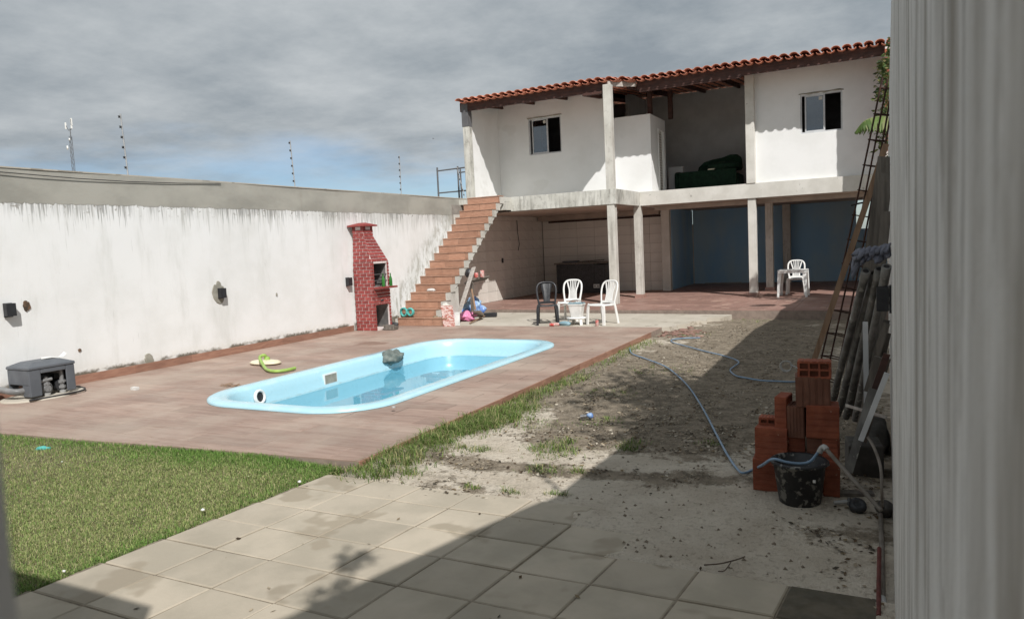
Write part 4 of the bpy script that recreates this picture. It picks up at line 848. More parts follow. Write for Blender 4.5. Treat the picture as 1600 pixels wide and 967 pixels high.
# ================================================================== BARBECUE
def build_barbecue():
    X0, X1, Y0, Y1 = -10.42, -9.90, 12.82, 13.42; T = thing('brick_barbecue', (-10.15, 13.1, 0), 'red brick barbecue with tapered hood, chimney cap and open firebox', 'barbecue')
    e = 0.012
    m = MB()                                       # carcass: floor blocks around two openings in the +x face
    def B(a, b): m.box(a, b)
    xa, xb, ya, yb = X0+e, X1-e, Y0+e, Y1-e
    B((xa, ya, 0), (xb, ya+0.05, 1.50)); B((xa, yb-0.05, 0), (xb, yb, 1.50)); B((xa, ya+0.05, 0), (xa+0.05, yb-0.05, 1.50))
    B((xa+0.05, ya+0.05, 0.56), (xb, yb-0.05, 0.94)); B((xa+0.05, ya+0.05, 1.46), (xb, yb-0.05, 1.5)); B((xa+0.05, ya+0.05, 0), (xb, yb-0.05, 0.03))
    hz0, hz1 = 1.50, 2.06; cx1, cy0, cy1 = X1-0.20, Y0+0.04, Y1-0.22
    lo = [(X0+e, Y0+e, hz0), (X1-e, Y0+e, hz0), (X1-e, Y1-e, hz0), (X0+e, Y1-e, hz0)]; hi = [(X0+e, cy0+e, hz1), (cx1-e, cy0+e, hz1), (cx1-e, cy1-e, hz1), (X0+e, cy1-e, hz1)]
    m.add(lo+hi, [(0, 1, 5, 4), (1, 2, 6, 5), (2, 3, 7, 6), (3, 0, 4, 7), (4, 5, 6, 7), (3, 2, 1, 0)])
    B((X0+e, cy0+e, hz1), (cx1-e, cy1-e, 2.27)); core = m.build('body', mt['mortar'], T)
    m = MB(); m.box((xa+0.051, ya+0.051, 0.945), (xa+0.056, yb-0.051, 1.455)); m.box((xa+0.057, ya+0.051, 0.945), (xb-0.04, ya+0.056, 1.455)); m.box((xa+0.057, yb-0.056, 0.945), (xb-0.04, yb-0.051, 1.455)); m.box((xa+0.056, ya+0.056, 1.45), (xb-0.05, yb-0.056, 1.459)); m.build('firebox_lining', mt['soot'], T)
    m = MB(); m.box((xa+0.051, ya+0.051, 0.031), (xa+0.056, yb-0.051, 0.555)); m.box((xa+0.057, yb-0.056, 0.031), (xb-0.04, yb-0.051, 0.555)); m.build('ash_lining', mt['soot'], T)
    w, h, g, th = 0.178, 0.074, 0.014, 0.012
    # near face (-y): lower body, hood, chimney as flat polygons
    tiles('brick', mt['ovenbrick'], core, (0, Y0+e, 0), (1, 0, 0), (0, 0, 1), (0, -1, 0), [(X0, 0), (X1, 0), (X1, hz0), (X0, hz0)], w, h, g, 0.5, th, 0, None, (X0, 0))
    def slope_face(p0, p1, p2, p3, u):             # bottom-left, bottom-right, top-right, top-left corners; u along the course
        p0, p1, p2, p3 = map(Vector, (p0, p1, p2, p3)); u = Vector(u); n = (p1-p0).cross(p3-p0).normalized(); v = n.cross(u).normalized()
        f = lambda p: ((p-p0).dot(u), (p-p0).dot(v)); tiles('brick', mt['ovenbrick'], core, p0, u, v, n, [f(p) for p in (p0, p1, p2, p3)], w, h, g, 0.5, th, 0, None, (0, 0))
    slope_face(lo[0], lo[1], hi[1], hi[0], (1, 0, 0)); slope_face(lo[1], lo[2], hi[2], hi[1], (0, 1, 0))
    c0 = [(X0+e, cy0+e, hz1), (cx1-e, cy0+e, hz1), (cx1-e, cy0+e, 2.20), (X0+e, cy0+e, 2.20)]; slope_face(*c0, (1, 0, 0))
    slope_face((cx1-e, cy0+e, hz1), (cx1-e, cy1-e, hz1), (cx1-e, cy1-e, 2.20), (cx1-e, cy0+e, 2.20), (0, 1, 0))
    # yard face (+x) around the openings
    fx = lambda y0, y1, z0, z1: tiles('brick', mt['ovenbrick'], core, (X1-e, 0, 0), (0, 1, 0), (0, 0, 1), (1, 0, 0), [(y0, z0), (y1, z0), (y1, z1), (y0, z1)], w, h, g, 0.5, th, 0, None, (Y0, 0))
    fx(Y0, Y1, 0.56, 0.90); fx(Y0, Y0+0.06, 0, 0.56); fx(Y1-0.06, Y1, 0, 0.56); fx(Y0, Y0+0.06, 0.95, 1.5); fx(Y1-0.06, Y1, 0.95, 1.5)
    m = MB(); m.box((X1-0.10, Y0+0.02, 0.905), (X1+0.14, Y1+0.10, 0.945)); m.build('shelf', mt['ovenbrick'], T, 0.006)
    for z in (1.08, 1.22):
        m = MB(); [m.tube([(X0+0.06, Y0+0.09+0.055*k, z), (X1-0.02, Y0+0.09+0.055*k, z)], 0.006, 6) for k in range(8)]; m.tube([(X1-0.03, Y0+0.065, z), (X1-0.03, Y1-0.065, z)], 0.009, 6); m.build('grate', mt['steel'], T)
    m = MB(); c = Vector(((X0+cx1)/2, (cy0+cy1)/2, 0)); ex, ey = (cx1-X0)/2, (cy1-cy0)/2
    for sx in (-1, 1):
        for sy in (-1, 1): m.box((c.x+sx*(ex-0.05)-0.04, c.y+sy*(ey-0.05)-0.04, 2.20), (c.x+sx*(ex-0.05)+0.04, c.y+sy*(ey-0.05)+0.04, 2.275))
    m.build('cap_pier', mt['ovenbrick'], T)
    m = MB(); r1 = [(c.x-ex-.07, c.y-ey-.07, 2.276), (c.x+ex+.07, c.y-ey-.07, 2.276), (c.x+ex+.07, c.y+ey+.07, 2.276), (c.x-ex-.07, c.y+ey+.07, 2.276)]; r2 = [(a, b, z+0.03) for a, b, z in r1]; r3 = [(c.x-ex*.5, c.y-.03, 2.36), (c.x+ex*.5, c.y-.03, 2.36), (c.x+ex*.5, c.y+.03, 2.36), (c.x-ex*.5, c.y+.03, 2.36)]
    m.add(r1+r2+r3, [(k, (k+1) % 4, 4+(k+1) % 4, 4+k) for k in range(4)]+[(4+k, 4+(k+1) % 4, 8+(k+1) % 4, 8+k) for k in range(4)]+[(8, 9, 10, 11), (3, 2, 1, 0)]); m.build('chimney_cap', mt['ovenbrick'], T)
    m = MB(); m.box((X1-0.003, Y0+0.24, 0.63), (X1+0.004, Y0+0.34, 0.66)); m.build('vent_slot', mt['lampblack'], T)
    for y, lb, mm in ((Y0+0.30, 'dark green bottle on the barbecue shelf, nearer the firebox', 0.0), (Y1-0.07, 'bright green bottle at the far end of the barbecue shelf', 0.03)):
        m = MB(); m.lathe([(0.034, 0), (0.036, 0.01), (0.036, 0.15), (0.028, 0.19), (0.014, 0.22), (0.013, 0.27), (0.016, 0.272), (0.016, 0.285)], (X1+0.05+mm, y, 0.946), 12); tag(m.build('bottle', mt['greenglass']), lb, 'bottle', 'green bottles on the barbecue')
    m = MB(); m.obox((X1+0.22, Y0+0.25, 0.045), (0.13, 0.02, 0), (0.02, -0.10, 0), (0, 0, 0.035)); m.obox((X1+0.18, Y0+0.22, 0.095), (0.12, 0.05, 0), (-0.03, 0.06, 0), (0, 0, 0.014)); tag(m.build('ash_tray', mt['greytimber']), 'flat grey ash pan pulled out on the floor before the barbecue', 'ash pan')
build_barbecue()

# ================================================================== CHAIRS AND TABLE
def make_chair(mat, solid, label, cat, group):
    T = thing('plastic_chair', (0, 0, 0), label, cat, group); mm = mt[mat]   # faces -y
    m = MB(); prof = []                            # seat: dished plate with a rolled front edge
    xs = [-0.20, -0.19, -0.10, 0, 0.10, 0.19, 0.20]; ys = [-0.225, -0.215, -0.19, -0.08, 0.06, 0.19]; n = len(xs)
    def zf(x, y): return 0.435 - 0.022*(1-(x/0.2)**2)*(1 if y > -0.2 else 0.35) - (0.030 if y < -0.22 else 0.008 if y < -0.2 else 0) - 0.02*(y+0.2)/0.4 - (0.035 if abs(x) > 0.195 else 0)
    wy = lambda y: 1.04 - 0.14*(y+0.225)/0.415
    vs = [(x*wy(y), y, zf(x, y)) for y in ys for x in xs]; vs2 = [(x*0.99, y, z-0.012) for x, y, z in vs]; N = len(vs)
    m.add(vs+vs2, [(j*n+i, j*n+i+1, (j+1)*n+i+1, (j+1)*n+i) for j in range(len(ys)-1) for i in range(n-1)]+[(N+(j+1)*n+i, N+(j+1)*n+i+1, N+j*n+i+1, N+j*n+i) for j in range(len(ys)-1) for i in range(n-1)]
          +[(i+1, i, N+i, N+i+1) for i in range(n-1)]+[((len(ys)-1)*n+i, (len(ys)-1)*n+i+1, N+(len(ys)-1)*n+i+1, N+(len(ys)-1)*n+i) for i in range(n-1)]+[(j*n, (j+1)*n, N+(j+1)*n, N+j*n) for j in range(len(ys)-1)]+[((j+1)*n+n-1, j*n+n-1, N+j*n+n-1, N+(j+1)*n+n-1) for j in range(len(ys)-1)], True)
    m.build('seat', mm, T)
    for sx in (-1, 1):
        m = MB(); m.sweep(smooth_path([(sx*0.175, -0.20, 0.425), (sx*0.200, -0.212, 0.36), (sx*0.213, -0.225, 0.18), (sx*0.222, -0.235, 0.0)], 4), (1, 0.15*sx, 0), [0.075]*2+[0.062]*5+[0.05]*6, 0.022); m.sweep(smooth_path([(sx*0.198, -0.185, 0.415), (sx*0.214, -0.195, 0.30), (sx*0.228, -0.215, 0.0)], 4), (0, 1, 0), 0.05, 0.016); m.build('leg', mm, T)
        m = MB(); m.sweep(smooth_path([(sx*0.165, 0.19, 0.43), (sx*0.18, 0.215, 0.3), (sx*0.198, 0.265, 0.0)], 4), (1, 0, 0), 0.048, 0.02); m.sweep(smooth_path([(sx*0.183, 0.175, 0.42), (sx*0.196, 0.205, 0.25), (sx*0.208, 0.25, 0.0)], 4), (0, 1, 0), 0.05, 0.016); m.build('leg', mm, T)
    by = lambda z: 0.195+0.13*(max(z-0.42, 0.0)/0.46)**1.15
    arch = []                                      # back hoop
    for x, z in ((-0.172, 0.40), (-0.185, 0.50), (-0.203, 0.62), (-0.208, 0.72), (-0.195, 0.80), (-0.150, 0.855), (-0.08, 0.876), (0, 0.88), (0.08, 0.876), (0.150, 0.855), (0.195, 0.80), (0.208, 0.72), (0.203, 0.62), (0.185, 0.50), (0.172, 0.40)): arch.append((x, by(z)-0.03*(1-(x/0.21)**2)*0+0.02*(x/0.2)**2*-1, z))
    m = MB(); m.tube(smooth_path(arch, 4), 0.021, 8, True, ((0, 1, 0), 0.6)); m.build('back_frame', mm, T)
    m = MB(); m.sweep(smooth_path([(-0.165, by(0.45)-0.014, 0.445), (0, by(0.45)+0.004, 0.45), (0.165, by(0.45)-0.014, 0.445)], 4), (0, 0, 1), 0.05, 0.018); m.build('back_rail', mm, T)
    if solid:
        m = MB(); zs = [0.45, 0.52, 0.62, 0.72, 0.80, 0.865]; hw = [0.075, 0.07, 0.082, 0.10, 0.125, 0.13]; cols = [-1, -0.5, 0, 0.5, 1]; vs = []
        for z, h in zip(zs, hw): vs += [(c*h, by(z)+0.014*(1-c*c), z) for c in cols]
        v2 = [(x, y+0.014, z) for x, y, z in vs]; N = len(vs); k = len(cols); f = []
        for j in range(len(zs)-1):
            for i in range(k-1): f += [(j*k+i, j*k+i+1, (j+1)*k+i+1, (j+1)*k+i), (N+j*k+i+1, N+j*k+i, N+(j+1)*k+i, N+(j+1)*k+i+1)]
            f += [(j*k, (j+1)*k, N+(j+1)*k, N+j*k), ((j+1)*k+k-1, j*k+k-1, N+j*k+k-1, N+(j+1)*k+k-1)]
        m.add(vs+v2, f, True); m.build('splat', mm, T)
    else:
        for i, (xb, xt, w) in enumerate(((-0.082, -0.135, 0.030), (-0.045, -0.066, 0.017), (-0.015, -0.022, 0.017), (0.015, 0.022, 0.017), (0.045, 0.066, 0.017), (0.082, 0.135, 0.030))):
            zt = 0.85 if abs(xt) > 0.1 else 0.87; zm = 0.63; m = MB()
            m.sweep(smooth_path([(xb, by(0.455)+0.004, 0.455), (xb*0.92, by(zm)+0.010, zm), (xb*0.45+xt*0.55, by(0.76)+0.008, 0.76), (xt, by(zt)-0.002, zt)], 4), (1, 0, 0), w, 0.012); m.build('slat', mm, T)
    return T
chair_w = make_chair('plasticwhite', False, '', 'chair', 'white plastic chairs'); chair_b = make_chair('plasticblack', True, 'black plastic chair with solid back splat beside the white chairs', 'chair', None)
def place(o, x, y, z, face, label=None):
    o.location = (x, y, z); f = Vector(face); o.rotation_euler = (0, 0, math.atan2(f.x, -f.y))
    if label: o['label'] = label
place(chair_b, -6.50, 14.37, -0.004, (0.42, -0.9))
place(chair_w, -6.25, 15.05, -0.004, (0.10, -1), 'white plastic chair standing behind the black chair')
c2 = copy_tree(chair_w); place(c2, -5.27, 14.42, -0.004, (-0.35, -0.94), 'white plastic chair right of the white bucket, in front of the porch post')
c3 = copy_tree(chair_w); place(c3, -2.14, 20.75, PZ, (0.05, -1), 'white plastic chair tucked behind the white table on the porch')
def build_table():
    T = thing('plastic_table', (-2.13, 20.05, PZ), 'square white plastic table on the porch in front of the blue wall', 'table'); c = Vector((-2.13, 20.05, PZ)); h = 0.66; a = 0.345
    m = MB(); m.prism([c+Vector((x, y, h)) for x, y in rrect(-a, a, -a, a, 0.06, 5)], (0, 0, 0.022)); m.build('table_top', mt['plasticwhite'], T)
    m = MB(); b = a-0.02
    for p, q in (((-b, -b), (b, -b)), ((b, -b), (b, b)), ((b, b), (-b, b)), ((-b, b), (-b, -b))): m.sweep([c+Vector((*p, h-0.025)), c+Vector((*q, h-0.025))], (0, 0, 1), 0.05, 0.012)
    m.build('apron', mt['plasticwhite'], T)
    for sx in (-1, 1):
        for sy in (-1, 1):
            m = MB(); m.sweep([c+Vector((sx*(a-0.055), sy*(a-0.05), h)), c+Vector((sx*(a-0.025), sy*(a-0.03), 0.3)), c+Vector((sx*(a-0.01), sy*(a-0.01), 0))], (1, 0, 0), [0.10, 0.065, 0.05], 0.02)
            m.sweep([c+Vector((sx*(a-0.02), sy*(a-0.09), h)), c+Vector((sx*(a-0.008), sy*(a-0.06), 0.3)), c+Vector((sx*(a+0.008), sy*(a-0.03), 0))], (0, 1, 0), [0.10, 0.065, 0.05], 0.018); m.build('leg', mt['plasticwhite'], T)
build_table()
# ---- white bucket on a low stool between the chairs
def build_bucket_stool():
    q = at_z(898, 507.5, 0.0); c = Vector((q.x, q.y+0.14, -0.004))
    T = thing('white_stool', c, 'low round white plastic stool under a tapered bin between the chairs', 'stool')
    m = MB(); m.lathe([(0.21, 0.125), (0.225, 0.14), (0.22, 0.155), (0.05, 0.158)], c, 20); m.build('seat', mt['plasticwhite'], T)
    for k in range(4):
        a = math.radians(45+90*k); d = Vector((math.cos(a), math.sin(a), 0)); m = MB(); m.sweep([c+d*0.185+Vector((0, 0, 0.13)), c+d*0.215], d.cross(Vector((0, 0, 1))), 0.06, 0.02); m.build('leg', mt['plasticwhite'], T)
    B = thing('white_bin', c+Vector((0, 0, 0.158)), 'white tapered plastic bin with wire handle and grey lid standing on the low stool', 'bin'); b = c+Vector((0, 0, 0.16))
    def rr(h, s): return [b+Vector((x*s, y*s, h)) for x, y in rrect(-0.155, 0.155, -0.115, 0.115, 0.03, 3)]
    m = MB(); L = [rr(0.0, 0.70), rr(0.25, 1.0), rr(0.25, 1.08), rr(0.275, 1.08), rr(0.275, 0.94), rr(0.02, 0.66)]; N = len(L[0]); vs = [p for l in L for p in l]
    m.add(vs, [(i*N+k, i*N+(k+1) % N, (i+1)*N+(k+1) % N, (i+1)*N+k) for i in range(5) for k in range(N)]); m.add(L[0], [tuple(range(N))[::-1]]); m.add(L[5], [tuple(range(N))]); m.build('body', mt['lightbox'], B)
    m = MB(); m.prism([p+Vector((0.0, 0, 0.004)) for p in rr(0.275, 1.02)], (0, 0, 0.018)); m.build('lid', mt['bluegrey'], B)
    m = MB(); m.tube(smooth_path([b+Vector((-0.165, 0, 0.24)), b+Vector((-0.12, -0.03, 0.33)), b+Vector((0, -0.05, 0.35)), b+Vector((0.12, -0.03, 0.33)), b+Vector((0.165, 0, 0.24))]), 0.008, 6); m.build('handle', mt['steel'], B)
    m = MB(); m.tube([b+Vector((-0.36, -0.02, 0.22)), b+Vector((-0.02, 0.02, 0.318))], 0.010, 6); tag(m.build('stick', mt['palewood']), 'thin pale stick lying across the top of the white bin', 'stick')
    for s in (-1, 1):
        for z in (0.10, 0.17): pass
    m = MB(); m.blob((c.x-0.20, c.y-0.22, 0.035), (0.15, 0.09, 0.05), 0.3, 2.2, 3, 3, 0.0); tag(m.build('dustpan_cloth', mt['bluegrey']), 'crumpled blue grey cloth on the floor in front of the white stool', 'cloth')
build_bucket_stool()
for k, (px, py, lb, lie) in enumerate(((862, 509.5, 'red and white drink can lying left of its twin by the black chair', 1), (868, 509, 'red and white drink can lying closest to the blue grey cloth', 1), (933, 509, 'red drink can standing under the right white chair', 0), (811, 487, 'red drink can lying alone left of the black chair', 1))):
    q = at_z(px, py, 0.0); m = MB(); prof = [(0.026, 0), (0.033, 0.008), (0.033, 0.11), (0.027, 0.122)]
    if lie: m.lathe(prof, (q.x-0.05, q.y+0.02*k, 0.029), 14, (1, 0.25-0.2*k, 0))
    else: m.lathe(prof, (q.x, q.y, -0.004), 14)
    tag(m.build('drink_can', mt['red']), lb, 'can', 'drink cans on the cement floor')

# ================================================================== PORCH AND BALCONY THINGS
def build_counter():
    T = thing('stone_counter', (-8.9, 22.5, PZ), 'dark granite counter against the tiled back wall of the porch', 'counter')
    m = MB(); m.box((-9.66, 22.22, PZ), (-8.35, 22.27, PZ+0.94)); m.build('front_panel', mt['granite'], T); m = MB(); m.box((-8.345, 22.22, PZ), (-7.98, 22.97, PZ+0.9)); m.build('side_panel', mt['granite'], T)
    m = MB(); m.box((-9.63, 22.275, PZ), (-9.58, 22.97, PZ+0.94)); m.build('end_panel', mt['granite'], T); m = MB(); m.box((-9.72, 22.16, PZ+0.945), (-7.93, 22.97, PZ+0.985)); m.build('counter_top', mt['greytimber'], T, 0.006)
    m = MB(); m.box((-8.38, 22.195, PZ+0.16), (-8.18, 22.218, PZ+0.28)); so = m.build('socket_plate', mt['lightbox'], T)
    for x in (-8.33, -8.23): m = MB(); m.box((x-0.022, 22.19, PZ+0.195), (x+0.022, 22.194, PZ+0.245)); m.build('socket_hole', mt['steel'], so)
    z = PZ+0.986; m = MB(); m.obox((-9.25, 22.5, z+0.03), (0.25, 0.03, 0), (-0.02, 0.16, 0), (0, 0, 0.028)); tag(m.build('tray', mt['plasticgrey']), 'flat grey tray lying on the left of the granite counter', 'tray')
    m = MB(); m.obox((-8.55, 22.48, z+0.035), (0.42, -0.04, 0.02), (0.02, 0.12, 0), (0, 0, 0.018)); tag(m.build('board', mt['greytimber']), 'weathered board lying across the right of the granite counter', 'board')
build_counter()
def build_sofa():
    c = Vector((-4.75, 22.9, SZ1)); T = thing('green_sofa', c, 'dark green sofa with loose cushion on the open upstairs veranda', 'sofa'); z = SZ1
    def soft(name, a, b, bev=0.06): m = MB(); m.box(a, b); return m.build(name, mt['sofa'], T, bev)
    soft('seat_base', (-5.66, 22.5, z+0.03), (-3.84, 23.35, z+0.50)); soft('seat_base', (-5.62, 22.42, z+0.03), (-3.9, 22.495, z+0.64), 0.02); soft('armrest', (-5.74, 22.45, z+0.02), (-5.52, 23.4, z+0.66)); 
    m = MB()
    prof = [(-5.18, 0.62), (-5.12, 0.80), (-4.95, 0.94), (-4.7, 1.00), (-4.42, 1.03), (-4.18, 1.10), (-3.98, 1.09), (-3.86, 1.0), (-3.84, 0.62)]
    m.prism([(x, 22.95, z+h) for x, h in prof], (0, 0.3, 0)); m.build('backrest', mt['sofa'], T, 0.08)
    m = MB(); m.blob((-4.3, 22.62, z+0.74), (0.48, 0.2, 0.13), 0.12, 1.5, 2, 3); m.build('cushion', mt['sofa'], T)
    m = MB(); m.obox((-4.62, 22.44, z+0.66), (0.09, 0, 0), (0, 0.05, 0), (0.02, 0, 0.018)); tag(m.build('paper', mt['cream']), 'small cream paper scrap on the dark green sofa', 'paper')
build_sofa()
m = MB(); m.sweep([(-5.6, 25.75, PZ+0.02), (-4.4, 25.8, PZ+0.02)], (0, 1, 0), 0.10, 0.03); tag(m.build('floor_plank', mt['palewood']), 'pale plank lying on the porch floor along the blue wall', 'plank')

# ================================================================== CLUTTER AT THE FOOT OF THE STAIRS
q = at_z(640, 497, 0.17)
def ring_coil(c, r, th, n, mat, name, label, cat, tilt=0.3, wob=0.02):
    m = MB(); pts = []
    for i in range(n*16+1):
        a = i/16*2*math.pi; pts.append(Vector((c[0]+(r+wob*math.sin(a*0.37+1))*math.cos(a), c[1]+(r*0.8)*math.sin(a), c[2]+th+0.6*th*(i/16)+tilt*0.1*math.sin(a))))
    m.tube(pts, th, 6); return tag(m.build(name, mat), label, cat)
def torus_pair():
    T = thing('hose_coil', (-9.84, 13.90, 0.18), 'teal garden hose coiled in two loops on the lowest stair step', 'hose')
    for cx, r in ((-9.90, 0.085), (-9.72, 0.075)):
        m = MB(); pts = []
        for i in range(49):
            a = i/16*2*math.pi; pts.append((cx+(r+0.008*math.sin(i*0.9))*math.cos(a), 13.90+0.02*math.cos(i*1.3)-0.01*i/49, 0.20+0.105+r*1.05*math.sin(a)))
        m.tube(pts, 0.022, 7); m.build('loop', mt['teal'], T)
torus_pair()
m = MB(); m.blob((-10.22, 13.62, 0.05), (0.20, 0.08, 0.07), 0.25, 2, 8, 3, 0.0); m.blob((-10.0, 13.56, 0.05), (0.17, 0.07, 0.07), 0.25, 2, 9, 3, 0.0); tag(m.build('black_bag', mt['plasticblack']), 'crumpled black bag on the floor between the barbecue and the stairs', 'bag')
m = MB(); p = at_z(585, 511.5, 0.0)
# marbled red tile panel leaning, planks, bags, shovel, broom
def lean_panel(px0, px1, py0, py1, y, dy, th, name, mat, label, cat, slant=0.0):
    a, b = at_y(px0, py1, y), at_y(px1, py1, y); zt = at_y(px0, py0, y+dy).z; h = Vector((slant, dy, zt-a.z)); a.z = b.z = -0.004
    m = MB(); m.prism([a, b, b+h, a+h], (0, th, 0)); return tag(m.build(name, mat), label, cat)
lean_panel(693, 711, 476, 509, 13.72, 0.24, 0.02, 'tile_panel', mt['redtile'], 'marbled red and white tile leaning against the foot of the stairs', 'tile', -0.20)
lean_panel(710, 718, 486, 507, 13.95, 0.12, 0.02, 'white_tile', mt['lightbox'], 'plain white tile leaning behind the marbled red tile', 'tile', -0.06)
def plank(a, b, w, t, side, name, mat, label, cat='plank', group=None):
    m = MB(); m.sweep([a, b], side, w, t); return tag(m.build(name, mat), label, cat, group)
plank(at_y(717, 490, 14.15), at_y(740, 418, 14.9), 0.13, 0.025, (1, -0.5, 0), 'plank', mt['palewood'], 'long grey plank leaning diagonally against the open side of the stairs')
def post_prop(px0, py0, px1, py1, y, w, mat, label):
    a, b = at_y(px0, py0, y), at_y(px1, py1, y); a.z = -0.004; m = MB(); m.sweep([a, b], (1, 0, 0), w, w); return tag(m.build('timber_prop', mt[mat]), label, 'timber prop')
post_prop(738, 483, 737, 436, 15.2, 0.065, 'greytimber', 'dark timber prop standing under the small plank shelf')
plank(at_y(728, 441, 15.1), at_y(762, 434, 15.6), 0.22, 0.03, (0.3, 1, 0), 'plank_shelf', mt['greytimber'], 'rough plank shelf sticking out from the stair side', 'shelf')
a = at_y(736, 434, 15.2); m = MB(); m.blob((a.x-0.05, a.y+0.0, a.z+0.11), (0.10, 0.08, 0.10), 0.4, 2, 5, 3); tag(m.build('dark_pouch', mt['plasticblack']), 'dark pouch sitting on the plank shelf beside red cans', 'pouch')
for k, dx in enumerate((0.12, 0.26)):
    m = MB(); m.lathe([(0.045, 0), (0.05, 0.01), (0.05, 0.10+0.05*k), (0.04, 0.115+0.05*k)], (a.x+dx, a.y+0.05+0.04*k, a.z+0.0), 12); tag(m.build('red_can', mt['red']), ('short', 'taller')[k]+' red can on the plank shelf under the stairs', 'can')
m = MB(); q = at_z(730, 497, 0); m.blob((q.x+0.02, q.y+0.3, 0.20), (0.22, 0.15, 0.20), 0.75, 1.7, 11, 4, 0.0); m.blob((q.x-0.16, q.y+0.2, 0.12), (0.16, 0.12, 0.15), 0.8, 1.9, 15, 4, 0.0); tag(m.build('blue_bag', mt['bluebag']), 'blue and white plastic bag slumped behind the tiles by the stairs', 'bag')
m = MB(); q = at_z(726, 501, 0); m.blob((q.x, q.y, 0.09), (0.25, 0.16, 0.10), 0.8, 1.8, 12, 4, 0.0); tag(m.build('pink_bag', mt['pink']), 'pink plastic bag on the floor right of the tiles', 'bag')
m = MB(); q = at_z(731, 492, 0); m.blob((q.x+0.08, q.y+0.1, 0.17), (0.13, 0.12, 0.24), 0.5, 2, 13, 4, 0.0); tag(m.build('paper_sack', mt['brownjar']), 'brown paper sack standing between the blue bag and the shovel', 'sack')
m = MB(); q = at_z(681, 508, 0); m.lathe([(0.06, 0), (0.085, 0.02), (0.09, 0.12), (0.06, 0.19), (0.05, 0.21)], (q.x, q.y, 0), 14); tag(m.build('clay_jar', mt['brownjar']), 'small brown jar on the floor between the lowest step and the red tile', 'jar')
m = MB(); q = at_z(700, 476, 0); m.blob((-8.98, 14.25, 0.36), (0.10, 0.10, 0.12), 0.3, 2, 14, 3); tag(m.build('grey_cloth', mt['slab']), 'small grey rag lying above the marbled red tile', 'rag')
def shovel():
    a, b = at_y(743, 484, 14.6), at_y(737, 452, 14.75); T = thing('shovel', (a.x, a.y, 0), 'shovel with pale wooden handle leaning blade down beside the stairs', 'shovel')
    m = MB(); m.tube([a, b], 0.022, 8); m.build('handle', mt['timber'], T)
    f = at_z(752, 496, 0.01); m = MB(); d = (f-a); s = Vector((0.11, 0.05, 0)); c1 = a+d*0.15
    vs = [c1-s*0.85, c1+s*0.85, a+d*0.6+s, f+s*0.25, f-s*0.35, a+d*0.6-s]; up = Vector((0, -0.008, 0.012)); m.add(vs+[v+up for v in vs], [(5, 4, 3, 2, 1, 0), (6, 7, 8, 9, 10, 11)]+[(k, (k+1) % 6, 6+(k+1) % 6, 6+k) for k in range(6)]); m.build('blade', mt['palewood'], T)
shovel()
def broom():
    a, b = at_z(734, 505, 0.02), at_z(757, 493.5, 0.05); c = at_z(763, 492, 0.05); T = thing('broom', (b.x, b.y, 0), 'broom lying on the cement floor with dark bristle head', 'broom')
    m = MB(); m.tube([a, b], 0.016, 8); m.build('handle', mt['timber'], T); m = MB(); m.obox((c.x, c.y, 0.055), (0.21, 0.05, 0), (-0.012, 0.05, 0), (0, 0, 0.05)); m.build('head', mt['plasticblack'], T, 0.015)
broom()
# paper litter on a step
m = MB(); m.blob((-9.62, 14.48+0.16, 0.75), (0.12, 0.05, 0.04), 0.4, 2.5, 21, 3); tag(m.build('paper_litter', mt['lightbox']), 'crumpled white paper on the fourth step of the stairs', 'paper')

# ================================================================== THINGS LEANING ON THE RIGHT WALL
def rebar_cage():
    y = 8.4; T = thing('rebar_cage', (-0.95, y, -0.1), 'tall rusty column rebar cage leaning against the right wall', 'rebar cage')
    A0, A1 = at_y(1268, 572, y), at_y(1379, 121, y); A0.z = -0.09; d = A1-A0; ax = d.normalized(); v = Vector((0.12, 1, 0)); v = (v-ax*v.dot(ax)).normalized(); u = v.cross(ax).normalized()
    if u.x < 0: u = -u
    w, dep = 0.24, 0.14; corner = [Vector((0, 0, 0)), u*w, u*w*0.72+v*dep, u*w*0.30+v*dep]
    for c in corner:
        m = MB(); a, b = A0+c, A1+c*0.55; mid = a.lerp(b, 0.5)+Vector((0.012, 0, -0.02)); m.tube(smooth_path([a, mid, b], 5), 0.009, 6); m.build('bar', mt['rust'], T)
    n = 13
    for k in range(n):
        s = 0.07+0.90*k/(n-1); o = Vector((0.012, 0, -0.02))*(1-abs(2*s-1)); p = [(A0.lerp(A1, s)+c*(1-0.45*s)+o) for c in corner]; m = MB(); m.tube([p[0]-u*0.012, p[1]+u*0.008, p[2], p[3], p[0]-u*0.012], 0.0065, 5); m.build('stirrup', mt['rust'], T)
    k = 0.62; p = [(A0.lerp(A1, k)+c*(1-0.45*k)) for c in corner]
    m = MB(); m.tube(smooth_path([p[0]+Vector((-.03, -.02, 0)), p[0].lerp(p[1], .35)+Vector((0, -.02, 0.03)), p[0].lerp(p[1], .7)+Vector((0, -.02, 0.05)), p[1]+Vector((.03, -.02, 0.10))]), 0.010, 5); tag(m.build('rag_string', mt['lampblack']), 'knotted black cord tied across the rusty rebar cage', 'cord')
rebar_cage()
